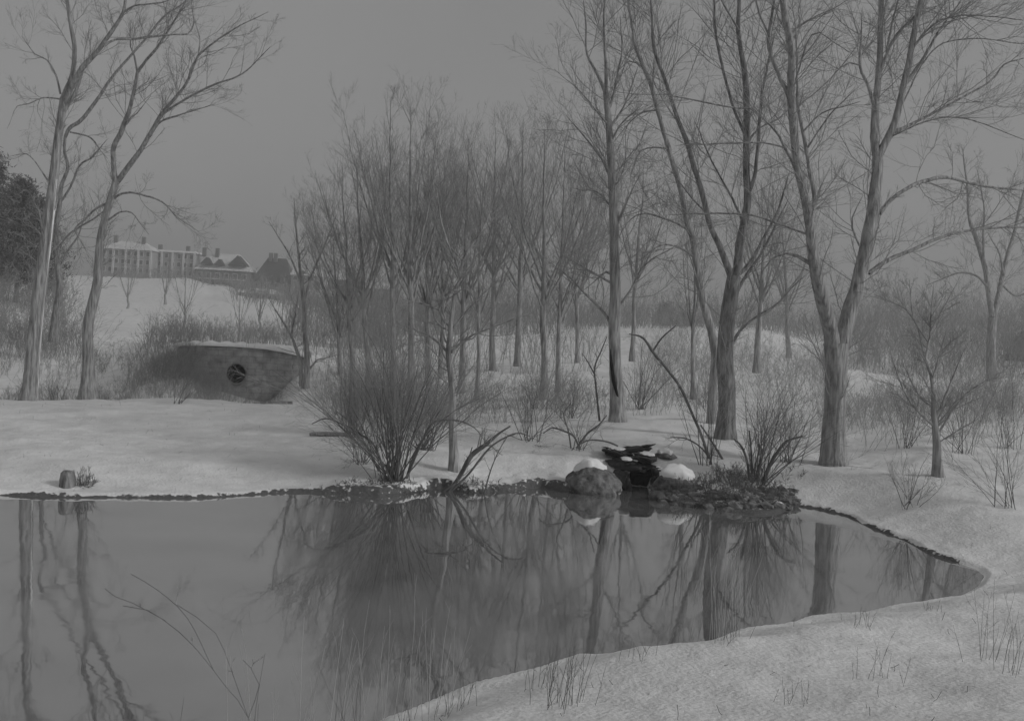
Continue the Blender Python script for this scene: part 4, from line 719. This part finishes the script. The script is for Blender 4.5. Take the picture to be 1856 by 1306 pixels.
# ---------------------------------------------------------------- houses on the hill
def house(label, px0, px1, pyt, pyb, D, roof='hip', wm=None, rm=None, floors=2, cols=5, chim=(), porch=False, group='houses along the hilltop', depth=10, rh=None, trim=0, name='house', gables=()):
    pm = (px0+px1)/2; D = SD(pm, D); x0, x1 = X(px0, D, 12), X(px1, D, 12); zt, zb = P(pm, pyt, D)[2], P(pm, pyb, D)[2]; cx = (x0+x1)/2; w_ = x1-x0; h_ = zt-zb; rh = rh or h_*.3
    t = thing(name, label, 'house', (cx, D, zb), group); zw = zt-rh
    MB().box((cx, D+depth/2, (zb-3+zw)/2), (w_, depth, zw-zb+3)).build('wall', wm or M_wall1, t, smooth=False)
    m = MB(); e = .5; hx = w_/2+e; inset = {'hip': min(depth/2, w_*.3), 'gable': 0.0, 'flat': 0.4}[roof]; top = rh if roof != 'flat' else .6
    yi = depth/2+e if roof != 'flat' else .6
    V = [(cx-hx, D-e, zw), (cx+hx, D-e, zw), (cx+hx, D+depth+e, zw), (cx-hx, D+depth+e, zw), (cx-hx+inset, D-e+yi-.05, zw+top), (cx+hx-inset, D-e+yi-.05, zw+top), (cx+hx-inset, D+depth+e-yi+.05, zw+top), (cx-hx+inset, D+depth+e-yi+.05, zw+top)]
    m.add(V, [[0, 3, 2, 1], [4, 5, 6, 7], [0, 1, 5, 4], [1, 2, 6, 5], [2, 3, 7, 6], [3, 0, 4, 7]]); rf = m.build('roof', rm or M_roofs, t, smooth=False)
    for c in chim: MB().box((X(c, D, 15), D+depth*.4, zt+.1), (1.0, 1.0, 2.6)).build('chimney', M_wall2, t, smooth=False)
    for fz in range(floors):
        for c in range(cols):
            wx = x0+w_*(c+.5)/cols; wz = zb+(zw-zb)*(fz+.55)/floors; ww, wh = min(w_/cols*.45, 1.6), (zw-zb)/floors*.5
            wn = MB().box((wx, D-.02, wz), (ww+.3, .12, wh+.3)).build('window', M_trim, t, smooth=False); MB().box((wx, D-.10, wz), (ww, .1, wh)).build('pane', M_win, wn, smooth=False)
    for k in range(trim): MB().box((x0+w_*k/(trim-1), D-.25, (zb+zw)/2), (.5, .5, zw-zb)).build('pilaster', M_trim, t, smooth=False)
    for gx, gw in gables:
        g0 = X(gx, D, 15); gw = gw/F*D; m = MB(); zq = zw; zw = zw+rh*.35; m.add([(g0-gw/2, D-.6, zw-.2), (g0+gw/2, D-.6, zw-.2), (g0, D-.6, zw+gw*.5), (g0-gw/2, D+4, zw-.2), (g0+gw/2, D+4, zw-.2), (g0, D+4, zw+gw*.5)], [[0, 1, 4, 3], [1, 2, 5, 4], [2, 0, 3, 5]]); m.add([(g0-gw/2, D-.6, zw-.2), (g0+gw/2, D-.6, zw-.2), (g0, D-.6, zw+gw*.5)], [[0, 1, 2]]); m.build('dormer', M_roofd, t, smooth=False); zw = zq
    if porch: MB().box((cx, D-1.4, zb+(zw-zb)*.42), (w_*.9, 2.6, .3)).build('porch_roof', M_roofs, t, smooth=False)
    return t
house('long pale row house with snow-covered roof, leftmost on the hill', 182, 272, 435, 497, 350, 'hip', M_wall1, M_roofs, 3, 8, (199, 250), trim=5, rh=2.6)
house('lower right wing of the pale row house, with dark windows', 272, 351, 452, 502, 352, 'flat', M_wall1, M_roofs, 3, 7, (281, 332), trim=5, rh=.8)
house('gabled house with white patched roof in the middle of the hilltop row', 354, 450, 458, 518, 345, 'hip', M_wall2, M_roofs, 1, 6, (362, 386), porch=True, rh=5.0, gables=((374, 22), (397, 18), (430, 34)))
house('dark-roofed house with two chimneys right of the gabled house', 459, 528, 466, 524, 340, 'hip', M_wall2, M_roofd, 1, 4, (484, 493), rh=7)
house('low pale house with a row of dark windows below the dark-roofed one', 432, 508, 522, 548, 260, 'hip', M_wall1, M_roofs, 1, 7, (), rh=1.2, depth=7)
house('small white-roofed house glimpsed through the twigs right of the hilltop', 528, 572, 486, 512, 330, 'gable', M_wall1, M_roofs, 1, 3, (), rh=2)
house('brick cottage with snowy roof low on the wooded slope', 560, 604, 522, 546, 270, 'gable', M_wall2, M_roofs, 1, 4, (575,), rh=2, depth=7)
house('pale cottage between bare trees left of the grove', 612, 652, 556, 574, 200, 'gable', M_wall1, M_roofs, 1, 3, (), rh=1.1, depth=6)
house('long dark shed with white roof beyond the left of the grove', 655, 722, 512, 530, 260, 'gable', M_wall2, M_roofs, 1, 5, (), rh=1.4, depth=7)
house('distant snow-roofed cottage half hidden behind the grove', 596, 640, 494, 520, 320, 'gable', M_wall2, M_roofs, 1, 3, (), rh=2)
house('far cottage hidden behind the right part of the grove', 893, 940, 540, 562, 240, 'gable', M_wall2, M_roofs, 1, 3, (), rh=1.2, depth=6)
thicket('dark shrubbery at the foot of the hilltop houses', (180, 640), (315, 338), 700, 3.2, name='far_shrubbery', r=.06, rt=.02)
thicket('wooded slope right of the hilltop houses', (430, 780), (200, 300), 800, 4.5, name='far_wood', r=.06, rt=.018)

# ---------------------------------------------------------------- winter haze
hz = bpy.data.materials.new('haze'); hz.use_nodes = True; n = hz.node_tree; n.nodes.clear(); o_ = n.nodes.new('ShaderNodeOutputMaterial'); v = n.nodes.new('ShaderNodeVolumePrincipled')
v.inputs['Color'].default_value = (1, 1, 1, 1); v.inputs['Density'].default_value = .0018; v.inputs['Anisotropy'].default_value = .1; n.links.new(v.outputs[0], o_.inputs['Volume'])
m = MB().box((0, 740, 20), (5200, 1620, 50)); tag(m.build('haze', hz, smooth=False), 'pale winter haze between the pond and the hill', 'haze', kind='stuff')
print('verts total', sum(len(o.data.vertices) for o in bpy.data.objects if o.type == 'MESH'))
